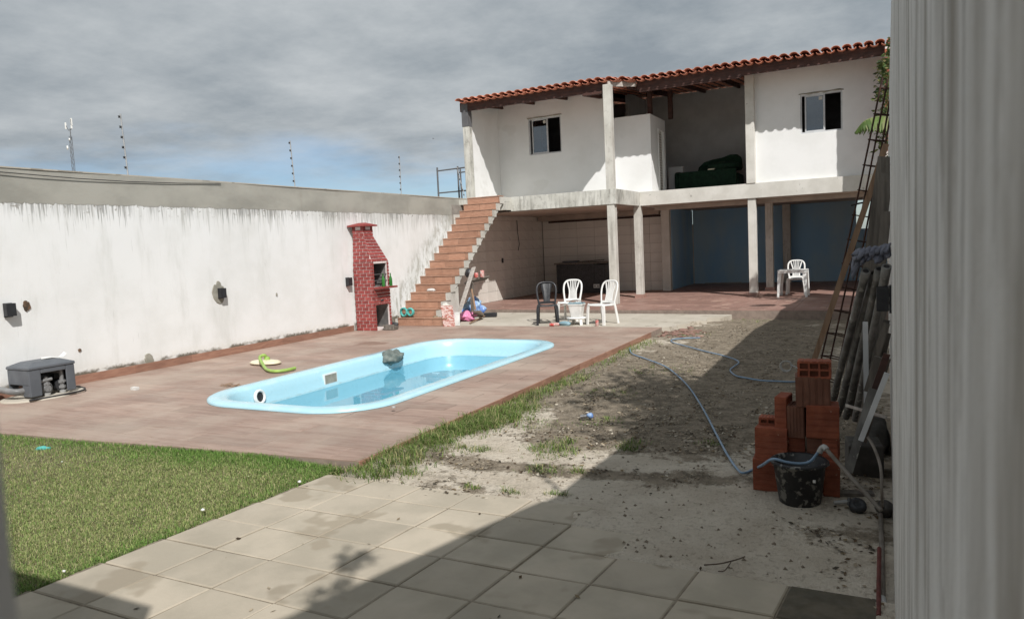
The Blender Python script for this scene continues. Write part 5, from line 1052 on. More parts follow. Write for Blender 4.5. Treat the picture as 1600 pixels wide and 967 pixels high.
def pole(name, px0, py0, y0, px1, py1, y1, r, mat, label, cat, flat=None, w=None, group=None, ground=True, hollow=False, side=(1, 0, 0)):
    a, b = at_y(px0, py0, y0), at_y(px1, py1, y1)
    if ground: a.z = max(a.z, -0.1)
    if b.x > RX-0.03: b.x = RX-0.03
    T = None; m = MB()
    if w: m.sweep([a, a.lerp(b, .5), b], side, w, r)
    else: m.tube([a, a.lerp(b, .5), b], r, 12, True)
    if hollow:
        T = thing(name, a, label, cat, group); m.build('tube', mt[mat], T); d = (b-a).normalized(); h = MB(); h.lathe([(r*1.12, -0.09), (r*1.12, 0.004), (r*0.72, 0.006), (r*0.70, -0.0)], b, 14, d, True, False); h.build('coupling', mt[mat], T)
        g = MB(); g.lathe([(r*0.72, 0.002), (0.001, 0.0021)], b, 14, d, False, False); g.build('bore', mt['shadeblack'], T); return T  # near-black disc on the closed end paints the shade of a hollow
    return tag(m.build(name, mt[mat]), label, cat, group)
pole('timber_pole', 1271, 566, 8.15, 1388.5, 225, 8.15, 0.036, 'timber', 'long brown timber pole leaning across the rebar cage', 'pole', w=0.055)
for k, (a, lb) in enumerate((((1335, 600, 7.6, 1384, 245, 7.6), 'wide grey weathered board behind the brown timber pole'), ((1352, 600, 7.4, 1389.5, 270, 7.4), 'dark grey board leaning closest to the wall behind the tubes'), ((1325, 590, 7.75, 1372, 330, 7.75), 'narrow grey board leaning left of the wider boards'))):
    pole('grey_board', *a, 0.03, 'greytimber', lb, 'board', w=(0.13, 0.10, 0.07)[k], group='grey boards leaning on the right wall')
tubes_ = (((1297, 640, 6.95), (1353, 424, 5.70), 'left of the bundle'), ((1309, 648, 6.85), (1366, 428, 5.78), 'second from left, half covered by the cloth'), ((1322, 652, 6.8), (1374, 421, 5.68), 'with its open end in the middle under the cloth'), ((1336, 655, 6.7), (1387, 417, 5.62), 'with its open end closest to the wall'), ((1312, 640, 7.1), (1380, 432, 6.1), 'at the back of the bundle'))
for (a, b, lb) in tubes_:
    pole('scaffold_tube', *a, *b, 0.028, 'tube', 'cement spattered steel tube '+lb, 'tube', hollow=True, group='steel tubes leaning on the right wall')
def draped_cloth():
    # faded work clothes hung over the tube tops
    m = MB(); nu, nv = 34, 22; vs = []
    L = [at_y(1333, 412, 5.80), at_y(1391, 400, 5.74)]
    for j in range(nv):
        s = j/(nv-1)
        for i in range(nu):
            t = i/(nu-1); p = L[0].lerp(L[1], t); hang = -0.02+0.035*abs(math.sin(t*5.1+0.6))+0.11*math.exp(-((t-0.02)/0.08)**2)
            zz = 0.10-0.03*math.sin(t*6) if s < 0.4 else 0.0; a = (s-0.35)
            y = -0.09+0.0*s + (0.22*(0.35-s)/0.35 if s < 0.35 else 0) ; z = 0.075*(1 - (abs(0.35-s)/0.35)**2) if s < 0.35 else 0.075-(a/0.65)*(hang+0.075)
            f = 0.030*mnoise.noise(Vector((t*8, s*5, 1)))+0.024*mnoise.noise(Vector((t*19, s*10, 7)))
            vs.append(p+Vector((f*0.6, y+f*1.6, z+f)))
    m.add(vs, [(j*nu+i, j*nu+i+1, (j+1)*nu+i+1, (j+1)*nu+i) for j in range(nv-1) for i in range(nu-1)], True)
    o = m.build('work_clothes', mt['cloth']); s_ = o.modifiers.new('thick', 'SOLIDIFY'); s_.thickness = 0.012; tag(o, 'faded grey blue work clothes draped over the tops of the steel tubes', 'clothes')
draped_cloth()
pole('aluminium_bar', 1354, 640, 5.55, 1352, 503, 5.55, 0.022, 'alu', 'upright white aluminium bar standing before the steel tubes', 'bar', w=0.033, ground=False)
pole('grey_batten', 1326, 737, 5.05, 1364, 607, 5.15, 0.03, 'tube', 'dusty grey batten with screw holes leaning low behind the bricks', 'batten', w=0.05, ground=False)
pole('aluminium_bar', 1345, 688, 5.0, 1387, 583, 5.0, 0.022, 'alu', 'white aluminium bar leaning diagonally on the wall', 'bar', w=0.030, ground=False)
pole('red_batten', 1356, 640, 5.25, 1386.5, 553, 5.25, 0.03, 'brownwood', 'reddish brown batten leaning on the wall beside the aluminium bar', 'batten', w=0.04, ground=False)
pole('grey_batten', 1357, 612, 5.4, 1374, 558, 5.4, 0.03, 'greytimber', 'short grey batten behind the reddish brown batten', 'batten', w=0.06, ground=False)
for k, (px0, py0, px1, py1, y) in enumerate(((1340, 640, 1391, 470, 6.6), (1352, 625, 1390, 500, 6.2), (1366, 565, 1391, 505, 5.9))):
    pole('scrap_lath', px0, py0, y, px1, py1, y, 0.02, 'greytimber', ('long thin dark lath behind the tubes', 'thin dark lath leaning below the cloth', 'short splintered lath under the wall lamp')[k], 'lath', w=0.045, group='dark laths leaning on the right wall', ground=False)
mt['blackdarkstone'] = M('dark_damp_concrete', (0.085, 0.078, 0.07), (0.05, 0.046, 0.04), 0.9, 6.0, bump=0.6, bsc=25)
for k, (px0, py0, px1, py1, y, w_) in enumerate(((1330, 650, 1378, 440, 7.0, .05), (1344, 660, 1386, 450, 6.9, .06), (1350, 640, 1391, 430, 6.7, .05), (1322, 640, 1352, 470, 7.2, .04), (1358, 640, 1390, 520, 6.3, .06), (1338, 690, 1372, 545, 6.0, .045), (1348, 690, 1391, 560, 5.8, .05), (1362, 560, 1391, 330, 7.3, .08), (1350, 560, 1384, 300, 7.5, .07))):
    pole('bundle_lath', px0, py0, y, px1, py1, y, 0.025, 'greytimber' if k % 3 else 'darktimber', 'dark weathered lath in the dense bundle behind the leaning steel tubes', 'lath', w=w_, group='laths bundled behind the steel tubes', ground=False)
a_, b_ = at_y(1326, 744, 5.75), at_y(1377, 690, 5.75); m = MB(); m.obox(((a_.x+b_.x)/2-0.01, 5.9, 0.02), (0.115, 0.02, 0.0), (-0.02, 0.14, 0), (0, 0, 0.125)); tag(m.build('concrete_block', mt['blackdarkstone'], None, 0.012), 'dark damp concrete block behind the slanting water pipe', 'concrete block')
m = MB(); m.blob((-0.08, 6.6, 0.0), (0.10, 0.3, 0.16), 0.25, 1.6, 32, 3, -0.1); tag(m.build('concrete_lump', mt['blackdarkstone']), 'dark concrete lump at the wall foot below the battens', 'concrete lump')

# ---- hollow clay block pile
def clay_block(name_label, c, size, mat, holes='x', yaw=0.0, brown=False):
    """block with square cavities running through it; the cavities open on +-holes axis"""
    lx, ly, lz = size; T = bpy.data.objects.new('clay_block', None); COL.objects.link(T); T.empty_display_size = 0.05
    tag(T, name_label, 'clay block', 'hollow clay blocks piled by the right wall'); m = MB(); wall = 0.012
    ax = {'x': 0, 'y': 1, 'z': 2}[holes]; dims = [lx, ly, lz]; o = [i for i in range(3) if i != ax]; L = dims[ax]; A, B = dims[o[0]], dims[o[1]]
    na, nb = max(2, round(A/0.063)), max(2, round(B/0.063))
    def bx(a0, a1, b0, b1):
        lo, hi = [0, 0, 0], [0, 0, 0]; lo[ax], hi[ax] = -L/2, L/2; lo[o[0]], hi[o[0]] = a0, a1; lo[o[1]], hi[o[1]] = b0, b1; m.box(lo, hi)
    for i in range(na+1):
        p = -A/2+wall/2+(A-wall)*i/na; bx(p-wall/2, p+wall/2, -B/2, B/2)
    for j in range(nb+1):
        p = -B/2+wall/2+(B-wall)*j/nb
        for i in range(na):
            q0 = -A/2+wall/2+(A-wall)*i/na+wall/2; q1 = -A/2+wall/2+(A-wall)*(i+1)/na-wall/2; bx(q0, q1, p-wall/2, p+wall/2)
    m.build('shell', mt[mat], T)
    s = MB(); lo, hi = [-A/2+wall]*3, [0]*3; e = [0, 0, 0]; lo = [0, 0, 0]; lo[ax], e[ax] = -L*0.30, L*0.30; lo[o[0]], e[o[0]] = -A/2+wall*1.1, A/2-wall*1.1; lo[o[1]], e[o[1]] = -B/2+wall*1.1, B/2-wall*1.1
    s.box(lo, e); s.build('cavity_core', mt['blockdark'], T)
    # grooved skin on the closed faces
    g = MB()
    for sgn in (-1, 1):
        for fa, fb, span in ((o[0], o[1], A), (o[1], o[0], B)):
            for k in range(5):
                p = -span/2+span*(k+0.5)/5; lo, hi = [0]*3, [0]*3; lo[ax], hi[ax] = -L/2+.002, L/2-.002; lo[fa], hi[fa] = p-span*0.07, p+span*0.07; d = dims[fb]/2*sgn; lo[fb], hi[fb] = min(d, d+sgn*0.004), max(d, d+sgn*0.004); g.box(lo, hi)
    g.build('ridges', mt[mat], T); T.location = c; T.rotation_euler = (0, 0, yaw); return T
def rect_block(px0, px1, py0, py1, y, depth, mat, holes, label, yaw=0.0):
    a, b = at_y(px0, py1, y), at_y(px1, py0, y); w, h = b.x-a.x, b.z-a.z; cy = y+depth/2
    return clay_block(label, Vector(((a.x+b.x)/2, cy, (a.z+b.z)/2)), (w, depth, h), mat, holes, yaw)
GZ = -0.095
_bl = [  # px0, px1, py0, py1, y(front), depth, material, cavity axis, label
 (1176, 1214, 720, 765, 5.27, 0.19, 'block', 'x', 'orange clay block on the ground at the left foot of the pile'),
 (1214, 1254, 720, 765, 5.34, 0.19, 'block', 'x', 'orange clay block on the ground behind the black bucket'),
 (1255, 1283, 722, 768, 5.34, 0.19, 'blockbrown', 'x', 'brown clay block on the ground behind the bucket rim'),
 (1284, 1309, 724, 774, 5.28, 0.24, 'block', 'x', 'orange clay block on the ground at the right foot of the pile'),
 (1181, 1231, 672, 719, 5.29, 0.19, 'block', 'x', 'large orange clay block, second course at the left of the pile'),
 (1232, 1256, 684, 720, 5.34, 0.19, 'block', 'x', 'narrow orange clay block in the second course beside the large one'),
 (1258, 1283, 684, 721, 5.32, 0.22, 'blockbrown', 'x', 'brown clay block in the second course above the bucket'),
 (1285, 1309, 684, 722, 5.32, 0.22, 'block', 'x', 'dark orange clay block in the second course at the right edge'),
 (1186, 1212, 654, 671, 5.38, 0.10, 'block', 'y', 'broken clay block piece with open cavities on the left step of the pile'),
 (1213, 1231, 622, 671, 5.34, 0.19, 'block', 'x', 'upright orange clay block left of the brown one in the third course'),
 (1232, 1257, 636, 683, 5.32, 0.19, 'blockbrown', 'z', 'upright brown clay block in the middle of the third course'),
 (1258, 1309, 637, 683, 5.30, 0.19, 'block', 'x', 'large orange clay block in the third course at the right'),
 (1242, 1294, 590, 635, 5.32, 0.19, 'blockbrown', 'z', 'large reddish brown clay block standing under the topmost block'),
]
for a in _bl:
    rect_block(*a, yaw=random.uniform(-0.13, 0.13)).rotation_euler.y = random.uniform(-0.02, 0.02)
rect_block(1246, 1297, 566, 590, 5.32, 0.12, 'block', 'y', 'topmost clay block with square cavities facing the camera', 0.05)
# white elbow pipe end and coil of hose hanging on the top block
def hose(name, pts, r, mat, label):
    m = MB(); m.tube(smooth_path(pts, 7), r, 8); return tag(m.build(name, mt[mat]), label, 'hose')
gz_ = lambda px, py, e=0.022: Vector((lambda p: (p.x, p.y, ground_z(p.x, p.y)+e))(at_z(px, py, -0.09)))
bk = at_z(1249, 786, -0.095)
hose('garden_hose', [at_y(1281, 702, 5.06), at_y(1268, 719, 5.04), at_y(1253, 724, 5.02), at_y(1230, 722, 5.0), at_y(1208, 717, 5.0), at_y(1190, 727, 5.1)]+[gz_(*p) for p in ((1176, 739), (1163, 743), (1154, 738), (1138, 716), (1120, 683), (1100, 645), (1080, 612), (1062, 592), (1040, 575), (1012, 563), (988, 555), (984, 546))], 0.0095, 'bluehose', 'blue grey garden hose running from the black bucket across the dirt to the pool deck')
top_ = at_y(1243, 597, 5.05)
hose('garden_hose', [gz_(1252, 598), gz_(1236, 598.5), gz_(1215, 597.5)]+[gz_(*p) for p in ((1190, 596), (1165, 592), (1150, 588), (1141, 580), (1146, 575), (1154, 570), (1150, 565), (1130, 558), (1100, 550), (1075, 543), (1052, 537), (1050, 533), (1068, 530), (1094, 529.5))], 0.010, 'bluehose', 'second blue hose trailing from the block pile to the far dirt near the porch')
m = MB(); c = at_y(1228, 572, 5.34); m.tube([c+Vector((0.038*math.cos(i/12*math.pi), -0.01*i/24, 0.036*math.sin(i/12*math.pi))) for i in range(25)], 0.0045, 6)
m.tube([c+Vector((0.036*math.cos(i/12*math.pi)+.004, 0.012, 0.034*math.sin(i/12*math.pi))) for i in range(25)], 0.0045, 6); m.tube([c+Vector((0.03, 0, 0.01)), at_y(1247, 575, 5.32)], 0.006, 6); tag(m.build('wire_coil', mt['pvc']), 'small pale coil of wire hung at the left of the topmost block', 'wire coil')
# ---- black mixing bucket
def bucket():
    c = Vector((bk.x, bk.y+0.03, -0.098)); k_ = 1.1; T = thing('mixing_bucket', c, 'black cement spattered mixing bucket with hose over its rim', 'bucket')
    m = MB(); m.lathe([(a_*k_, b_*1.15) for a_, b_ in [(0.001, 0.012), (0.105, 0.012), (0.112, 0.0), (0.118, 0.004), (0.150, 0.235), (0.166, 0.238), (0.168, 0.250), (0.158, 0.256), (0.143, 0.250), (0.112, 0.03), (0.001, 0.026)]], c, 36, None, True, False); m.build('body', mt['bucket'], T)
    m = MB(); m.tube([c+Vector((0.185*math.cos(i/12*math.pi-0.3), 0.185*math.sin(i/12*math.pi-0.3), 0.283-0.035*math.sin(i/12*math.pi*1.0)*(1 if i < 12 else 0))) for i in range(13)], 0.004, 6); m.build('handle', mt['steel'], T)
    m = MB(); m.box(c+Vector((0.095, -0.150, 0.19)), c+Vector((0.112, -0.138, 0.207))); m.build('label', mt['lightbox'], T)
bucket()
# ---- standpipe, elbow pipe and bits by the wall
def pipes():
    a = [at_y(1284, 700, 5.05), at_y(1288, 698, 5.03), at_y(1300, 712, 4.98), at_y(1340, 757, 4.80), at_y(1377, 797, 4.66)]; a[-1].x = min(a[-1].x, RX-0.05)
    T = thing('water_pipe', a[2], 'grey plastic water pipe with white elbow slanting down to the wall foot', 'pipe'); m = MB(); m.tube(a[1:], 0.013, 8); m.build('pipe', mt['dirtypipe'], T); m = MB(); m.tube(smooth_path([a[0]+Vector((-.015, 0, -.03)), a[0], a[1]+Vector((0.0, 0, .0)), a[2].lerp(a[1], .7)], 4), 0.018, 8); m.build('elbow', mt['pvc'], T)
    b0, b1 = at_y(1379, 806, 4.1), at_z(1379, 962, -0.085); T = thing('wall_pipe', b1, 'grey plastic pipe running along the foot of the right wall', 'pipe'); m = MB(); m.tube([at_z(1376, 803, -0.08), at_z(1378, 860, -0.08), b1, at_z(1382, 1010, -0.08)], 0.014, 8); m.build('pipe', mt['dirtypipe'], T)
    m = MB(); q = at_z(1380, 945, -0.08); q2 = at_z(1378, 935, -0.08); m.tube([q, q2], 0.020, 8); m.build('coupling', mt['pvc'], T)
    m = MB(); m.tube([at_z(1373, 962, -0.07), at_z(1373, 915, -0.055), at_z(1374, 856, 0.0)], 0.011, 7); tag(m.build('rusty_bar', mt['redrust']), 'red rusty bar standing beside the pipe at the wall foot', 'bar')
    m = MB(); m.tube(smooth_path([at_y(1356, 683, 5.0), at_y(1366, 700, 4.9), at_y(1376, 730, 4.7), at_y(1378, 770, 4.5), at_z(1379, 795, -0.08)], 5), 0.009, 7); tag(m.build('grey_hose', mt['dirtypipe']), 'grey hose hanging down the foot of the right wall', 'hose')
    q = at_z(1340, 797, -0.09); m = MB(); m.lathe([(0.018, -0.016), (0.05, -0.022), (0.055, 0), (0.05, 0.022), (0.03, 0.024), (0.018, 0.016)], (q.x, q.y, -0.060), 16, (0.25, -0.55, 1)); tag(m.build('rubber_wheel', mt['plasticblack']), 'small black rubber wheel lying right of the black bucket', 'wheel')
    q = at_z(1378, 802, -0.09); m = MB(); m.blob((RX-0.045, q.y, -0.055), (0.05, 0.06, 0.05), 0.3, 2, 41, 3, -0.11); tag(m.build('dark_clod', mt['blackdarkstone']), 'dark clod at the wall foot where the two pipes meet', 'clod')
    a, b = at_z(1303, 785, -0.07), at_z(1327, 783, -0.06); T = thing('brass_tap', a, 'muddy tap fitting lying on the sand right of the bucket', 'tap'); m = MB(); m.tube([a, b], 0.013, 8); m.build('body', mt['pvc'], T); m = MB(); m.tube([b+Vector((0, 0, 0.025)), b-Vector((0, 0.02, 0.02))], 0.012, 8); m.build('spout', mt['steel'], T)
    a, b = at_z(1300, 770, -0.085), at_z(1365, 772, -0.085); m = MB(); m.sweep([a, b], (0, 1, 0.1), 0.06, 0.03); tag(m.build('dark_batten', mt['greytimber']), 'dark batten lying on the ground right of the block pile', 'batten')
    m = MB(); m.sweep([at_y(1322, 633, 6.0), at_y(1385, 652, 5.6)], (0, 0, 1), 0.02, 0.01); tag(m.build('pale_lath', mt['palewood']), 'pale thin lath lying behind the battens near the wall', 'lath')
    m = MB(); m.tube(smooth_path([at_z(1100, 882, -0.06), at_z(1125, 880, -0.055), at_z(1150, 874, -0.05), at_z(1164, 869, -0.045)], 4), 0.004, 5); m.tube(smooth_path([at_z(1122, 892, -0.06), at_z(1132, 891, -0.055), at_z(1142, 878, -0.05)], 4), 0.003, 5); tag(m.build('twig', mt['tanbark']), 'forked dry twig on the pavers at the edge of the sand', 'twig')
pipes()
q = at_z(917, 656, -0.09); T = thing('torn_can', (q.x, q.y, -0.09), 'crushed silver and blue can on the sand in the middle of the yard', 'can')
m = MB(); m.tube([(q.x-0.06, q.y-0.02, -0.055), (q.x+0.0, q.y, -0.05)], 0.022, 10); m.build('silver_half', mt['steel'], T); m = MB(); m.blob((q.x+0.03, q.y+0.01, -0.045), (0.035, 0.03, 0.03), 0.3, 2, 51, 2); m.build('blue_half', mt['bluebag'], T)
for k, (px, py, mat, nm, lb, cat, s) in enumerate(((317, 797, 'plasticwhite', 'plastic_scrap', 'white plastic scrap on the lawn near the paver edge', 'scrap', .03), (97, 722, 'plasticwhite', 'plastic_scrap', 'white scrap on the lawn near the green bottle', 'scrap', .02), (100, 893, 'lightbox', 'paper_scrap', 'small white paper scrap at the lower lawn edge', 'scrap', .022), (468, 753, 'lightbox', 'pale_stone', 'pale stone on the far corner of the lawn edge', 'stone', .03), (388, 745, 'cream', 'pale_stone', 'cream pebble in the grass below the deck edge', 'stone', .018))):
    p = at_z(px, py, -0.045); s *= 0.42; m = MB(); m.blob((p.x, p.y, -0.04), (s*1.2, s, s*0.8), 0.4, 2, 60+k, 2); tag(m.build(nm, mt[mat]), lb, cat)
p = at_z(65, 704, -0.05); m = MB(); m.tube([(p.x-0.05, p.y, -0.045), (p.x+0.03, p.y+0.01, -0.03), (p.x+0.06, p.y+0.015, -0.025), (p.x+0.10, p.y+0.02, -0.02)], [0.03, 0.03, 0.014, 0.012], 10); tag(m.build('green_bottle', mt['teal']), 'small green bottle lying in the grass by the deck edge', 'bottle')
m = MB(); p = at_z(211, 609, 0.0); m.box((p.x-0.05, p.y-0.03, 0.001), (p.x+0.05, p.y+0.03, 0.04)); tag(m.build('clear_pot', mt['lightbox']), 'small clear plastic pot on the deck right of the pump', 'pot')

# ---- loose rubble of broken red tile near the far yard
m = MB()
for k in range(70):
    p = at_z(1060+random.gauss(0, 17), 519+random.gauss(0, 3.2), -0.08); s = random.uniform(0.02, 0.07); a = random.uniform(0, 3.14)
    m.obox((p.x, p.y, ground_z(p.x, p.y)+0.012), (s*math.cos(a), s*math.sin(a), random.uniform(-.01, .01)), (-s*0.6*math.sin(a), s*0.6*math.cos(a), 0), (0, 0, 0.008))
tag(m.build('tile_rubble', mt['porchtile']), 'scatter of broken red tile pieces on the far dirt', kind='stuff')

# ================================================================== GRASS, WEEDS, LITTER
def strands(name, pos, h, lean, wid, tone, mat, label):
    """pos (n,3), h (n), lean (n), wid (n), tone (n,3): one bent blade each"""
    n = len(pos); a = RNG.uniform(0, 2*math.pi, n); d = np.stack([np.cos(a), np.sin(a), np.zeros(n)], 1); s = np.stack([-np.sin(a), np.cos(a), np.zeros(n)], 1)
    mid = pos+d*(lean*h*0.35)[:, None]; mid[:, 2] += h*0.55; tip = pos+d*(lean*h)[:, None]; tip[:, 2] += h*np.clip(1.0-0.45*lean, 0.1, 1)
    w = wid[:, None]; v = np.stack([pos-s*w, pos+s*w, mid+s*w*0.8, mid-s*w*0.8, tip], 1).reshape(-1, 3)
    b = np.arange(n)*5; quads = np.stack([b, b+1, b+2, b+3], 1); tris = np.stack([b+3, b+2, b+4], 1)
    me = bpy.data.meshes.new(name); me.vertices.add(len(v)); me.vertices.foreach_set('co', v.astype(np.float32).ravel())
    loops = np.concatenate([quads, np.pad(tris, ((0, 0), (0, 1)), constant_values=-1)], 1).ravel(); loops = loops[loops >= 0]
    me.loops.add(len(loops)); me.loops.foreach_set('vertex_index', loops.astype(np.int32)); tot = np.tile([4, 3], n); st = np.concatenate([[0], np.cumsum(tot)[:-1]])
    me.polygons.add(2*n); me.polygons.foreach_set('loop_start', st.astype(np.int32)); me.polygons.foreach_set('loop_total', tot.astype(np.int32)); me.update(calc_edges=True); me.validate()
    ca = me.color_attributes.new('tone', 'FLOAT_COLOR', 'POINT'); t = np.repeat(np.concatenate([tone, np.ones((n, 1))], 1), 5, 0); ca.data.foreach_set('color', t.astype(np.float32).ravel())
    me.materials.append(mat); o = bpy.data.objects.new(name, me); COL.objects.link(o); return tag(o, label, kind='stuff')
def tones(n, mixes):
    c = np.zeros((n, 3)); k = RNG.choice(len(mixes), n, p=[m[0] for m in mixes])
    for i, m_ in enumerate(mixes): c[k == i] = m_[1]
    return c*RNG.uniform(0.7, 1.3, (n, 1))
def lawn():
    N = 360000; x = RNG.uniform(-9.6, -3.72, N); y = RNG.uniform(1.2, 4.75, N)
    ny = 4.12+(x+10.5)*0.085; right = -4.16+0.085*(y-3.05)-0.02
    keep = (y < ny-0.01) & ((x < right))
    x, y = x[keep], y[keep]; near = np.clip((x+7.5)/2.0, 0.35, 1.0); k2 = RNG.uniform(0, 1, len(x)) < near; x, y = x[k2], y[k2]; n = len(x)
    f = np.array([fbm(a, b, 0.7, 4, 3.0) for a, b in zip(x, y)]); ny = 4.12+(x+10.5)*0.085; edge = np.clip(1-(ny-y)/0.45, 0, 1); er = np.clip(1-((-4.16+0.085*(y-3.05))-x)/0.30, 0, 1)
    g = np.clip(0.55+f*1.9, 0, 1); lush = np.clip(np.maximum(edge, er*0.6)+g*0.55-0.2, 0, 1)
    h = RNG.uniform(0.014, 0.036, n)*(1+0.9*edge*RNG.uniform(0.3, 1, n)+0.35*er)
    green = tones(n, [(.5, (0.155, 0.275, 0.058)), (.3, (0.115, 0.22, 0.046)), (.2, (0.21, 0.31, 0.080))]); dry = tones(n, [(.40, (0.31, 0.35, 0.13)), (.22, (0.44, 0.405, 0.22)), (.38, (0.20, 0.28, 0.085))])
    t = (RNG.uniform(0, 1, n) < lush)[:, None]; tone = np.where(t, green, dry)
    strands('lawn_grass', np.stack([x, y, -0.024-0.066*np.maximum(np.clip((ny-y)/1.3, 0, 1), np.clip(1-((-4.19+0.085*(y-3.05))-x)/0.7, 0, 1))], 1), h, RNG.uniform(0.2, 1.3, n), RNG.uniform(0.0011, 0.0024, n), tone, mt['grass'], 'short mown lawn, lush at the edges and dry in the middle')
lawn()
def weeds():
    P, Hh = [], []
    def patch(x, y, rx, ry, n, h):
        for _ in range(n):
            a, r = random.uniform(0, 6.28), math.sqrt(random.random()); px, py = x+rx*r*math.cos(a), y+ry*r*math.sin(a)
            if px < DECK_X1+0.012 and py > near_y(px)-0.005: continue
            if px > -0.02: continue
            P.append((px, py, ground_z(px, py)-0.004 if px > -4.0 else -0.105)); Hh.append(h*random.uniform(0.4, 1.15))
    def px_patch(px, py, rx, ry, n, h):
        q = at_z(px, py, -0.07); patch(q.x, q.y, rx, ry, int(n*0.42), h*1.35); patch(q.x, q.y, rx*1.6, ry*1.6, int(n*0.16), h)
        for _ in range(max(2, n//90)):
            a = random.uniform(0, 6.28); k = math.sqrt(random.random()); patch(q.x+rx*k*math.cos(a), q.y+ry*k*math.sin(a), 0.035, 0.035, 14, h*1.7)
    y = 4.5
    while y < 12.6:                                # strip along the deck riser
        d = max(0.05, 0.55*fbm(0, y, 0.55, 3, 8.0)+0.55) * (1.0 if y < 8.0 else 0.42)
        patch(DECK_X1+0.10+0.06*random.random(), y, 0.16+0.08*random.random(), 0.14, int(150*d), 0.125 if y < 8 else 0.075); y += 0.12
    for a in ((560, 738, .36, .13, 900, .07), (610, 720, .32, .22, 1300, .085), (660, 690, .22, .30, 1400, .10), (720, 668, .28, .35, 1900, .105), (770, 655, .26, .4, 1700, .095), (810, 640, .22, .4, 800, .07), (690, 700, .22, .16, 420, .06), (745, 700, .16, .08, 220, .05), (865, 700, .24, .20, 620, .05), (850, 730, .16, .12, 260, .04),
              (880, 688, .10, .08, 120, .06), (985, 693, .12, .16, 260, .055), (900, 590, .18, .4, 420, .05), (870, 600, .2, .4, 520, .05), (1000, 535, .30, .5, 420, .05), (975, 545, .2, .5, 420, .055), (940, 655, .22, .2, 260, .035), (1030, 575, .5, .4, 300, .035), (800, 765, .08, .03, 50, .045), (870, 768, .10, .04, 90, .035), (640, 738, .14, .06, 160, .06), (735, 757, .08, .03, 60, .04), (1180, 500, .3, .5, 140, .04), (905, 735, .06, .05, 60, .05), (1110, 690, .10, .1, 70, .035), (960, 610, .3, .3, 260, .035), (1085, 520, .4, .4, 120, .035), (830, 660, .3, .25, 330, .04)): px_patch(*a)
    n = len(P); tone = tones(n, [(.38, (0.125, 0.195, 0.045)), (.22, (0.17, 0.24, 0.065)), (.26, (0.33, 0.30, 0.15)), (.14, (0.09, 0.15, 0.036))])
    strands('weeds', np.array(P), np.array(Hh), RNG.uniform(0.3, 1.6, n), RNG.uniform(0.0014, 0.0036, n), tone, mt['grass'], 'weeds and tufts of grass along the deck edge and on the sand')
weeds()
def litter():
    P = []; N = 0
    while N < 9500:
        x, y = random.uniform(-3.75, -0.02), 3.5+11.5*random.random()**1.6
        s = soil(x, y)
        if x > -0.5: s += 0.2
        if y < 5.6: s -= 0.04
        if y < 4.4 and x < -1.5: continue
        if random.random() > (s-0.22)*1.6*(1.0 if y < 8 else 0.45) or fbm(x, y, 3.2, 3, 6.0) < -0.02: continue
        P.append((x, y)); N += 1
    for _ in range(40): P.append((random.uniform(-4.1, -0.1), random.uniform(2.0, 4.4)))
    vs, fs, tn = [], [], []; pal = [(0.05, 0.035, 0.022), (0.11, 0.075, 0.045), (0.22, 0.17, 0.105), (0.36, 0.30, 0.22), (0.07, 0.06, 0.045), (0.46, 0.41, 0.33)]
    for x, y in P:
        on = y < 4.45 and x < -1.2-(y-3.0)*0.6 or y < 3.4
        z = (-0.068 if on else ground_z(x, y)+0.004); l = random.uniform(0.006, 0.022)*(1.3 if random.random() < .1 else 1); w = l*random.uniform(0.2, 0.7); a = random.uniform(0, 6.28); d = Vector((math.cos(a), math.sin(a), random.uniform(-.3, .3)))*l; s = Vector((-d.y, d.x, 0)).normalized()*w; s.z = random.uniform(-.3, .5)*w; p = Vector((x, y, z+abs(d.z)+0.002)); b = len(vs)
        vs += [p-d, p+s, p+d, p-s]; fs.append((b, b+1, b+2, b+3)); c = random.choice(pal); tn += [(*c, 1.0)]*4
    me = bpy.data.meshes.new('leaf_litter'); me.from_pydata([tuple(v) for v in vs], [], fs); ca = me.color_attributes.new('tone', 'FLOAT_COLOR', 'POINT'); ca.data.foreach_set('color', np.array(tn, dtype=np.float32).ravel()); me.materials.append(mt['litter']); me.update()
    o = bpy.data.objects.new('leaf_litter', me); COL.objects.link(o); tag(o, 'dry leaf litter and small chips scattered on the dirt', kind='stuff')
    m = MB()
    for _ in range(750):
        x, y = random.uniform(-3.7, -0.05), 3.9+9*random.random()**1.5
        if y < 4.5 and x < -2.0: continue
        s = random.uniform(0.006, 0.018); z = ground_z(x, y); q = [Vector((x+s*math.cos(k*2.094+x*9), y+s*math.sin(k*2.094+x*9), z)) for k in range(3)]; m.add(q+[Vector((x, y, z+s*0.9))], [(0, 1, 3), (1, 2, 3), (2, 0, 3)])
    tag(m.build('pebbles', mt['joint']), 'small pale pebbles on the dirt', kind='stuff')
litter()

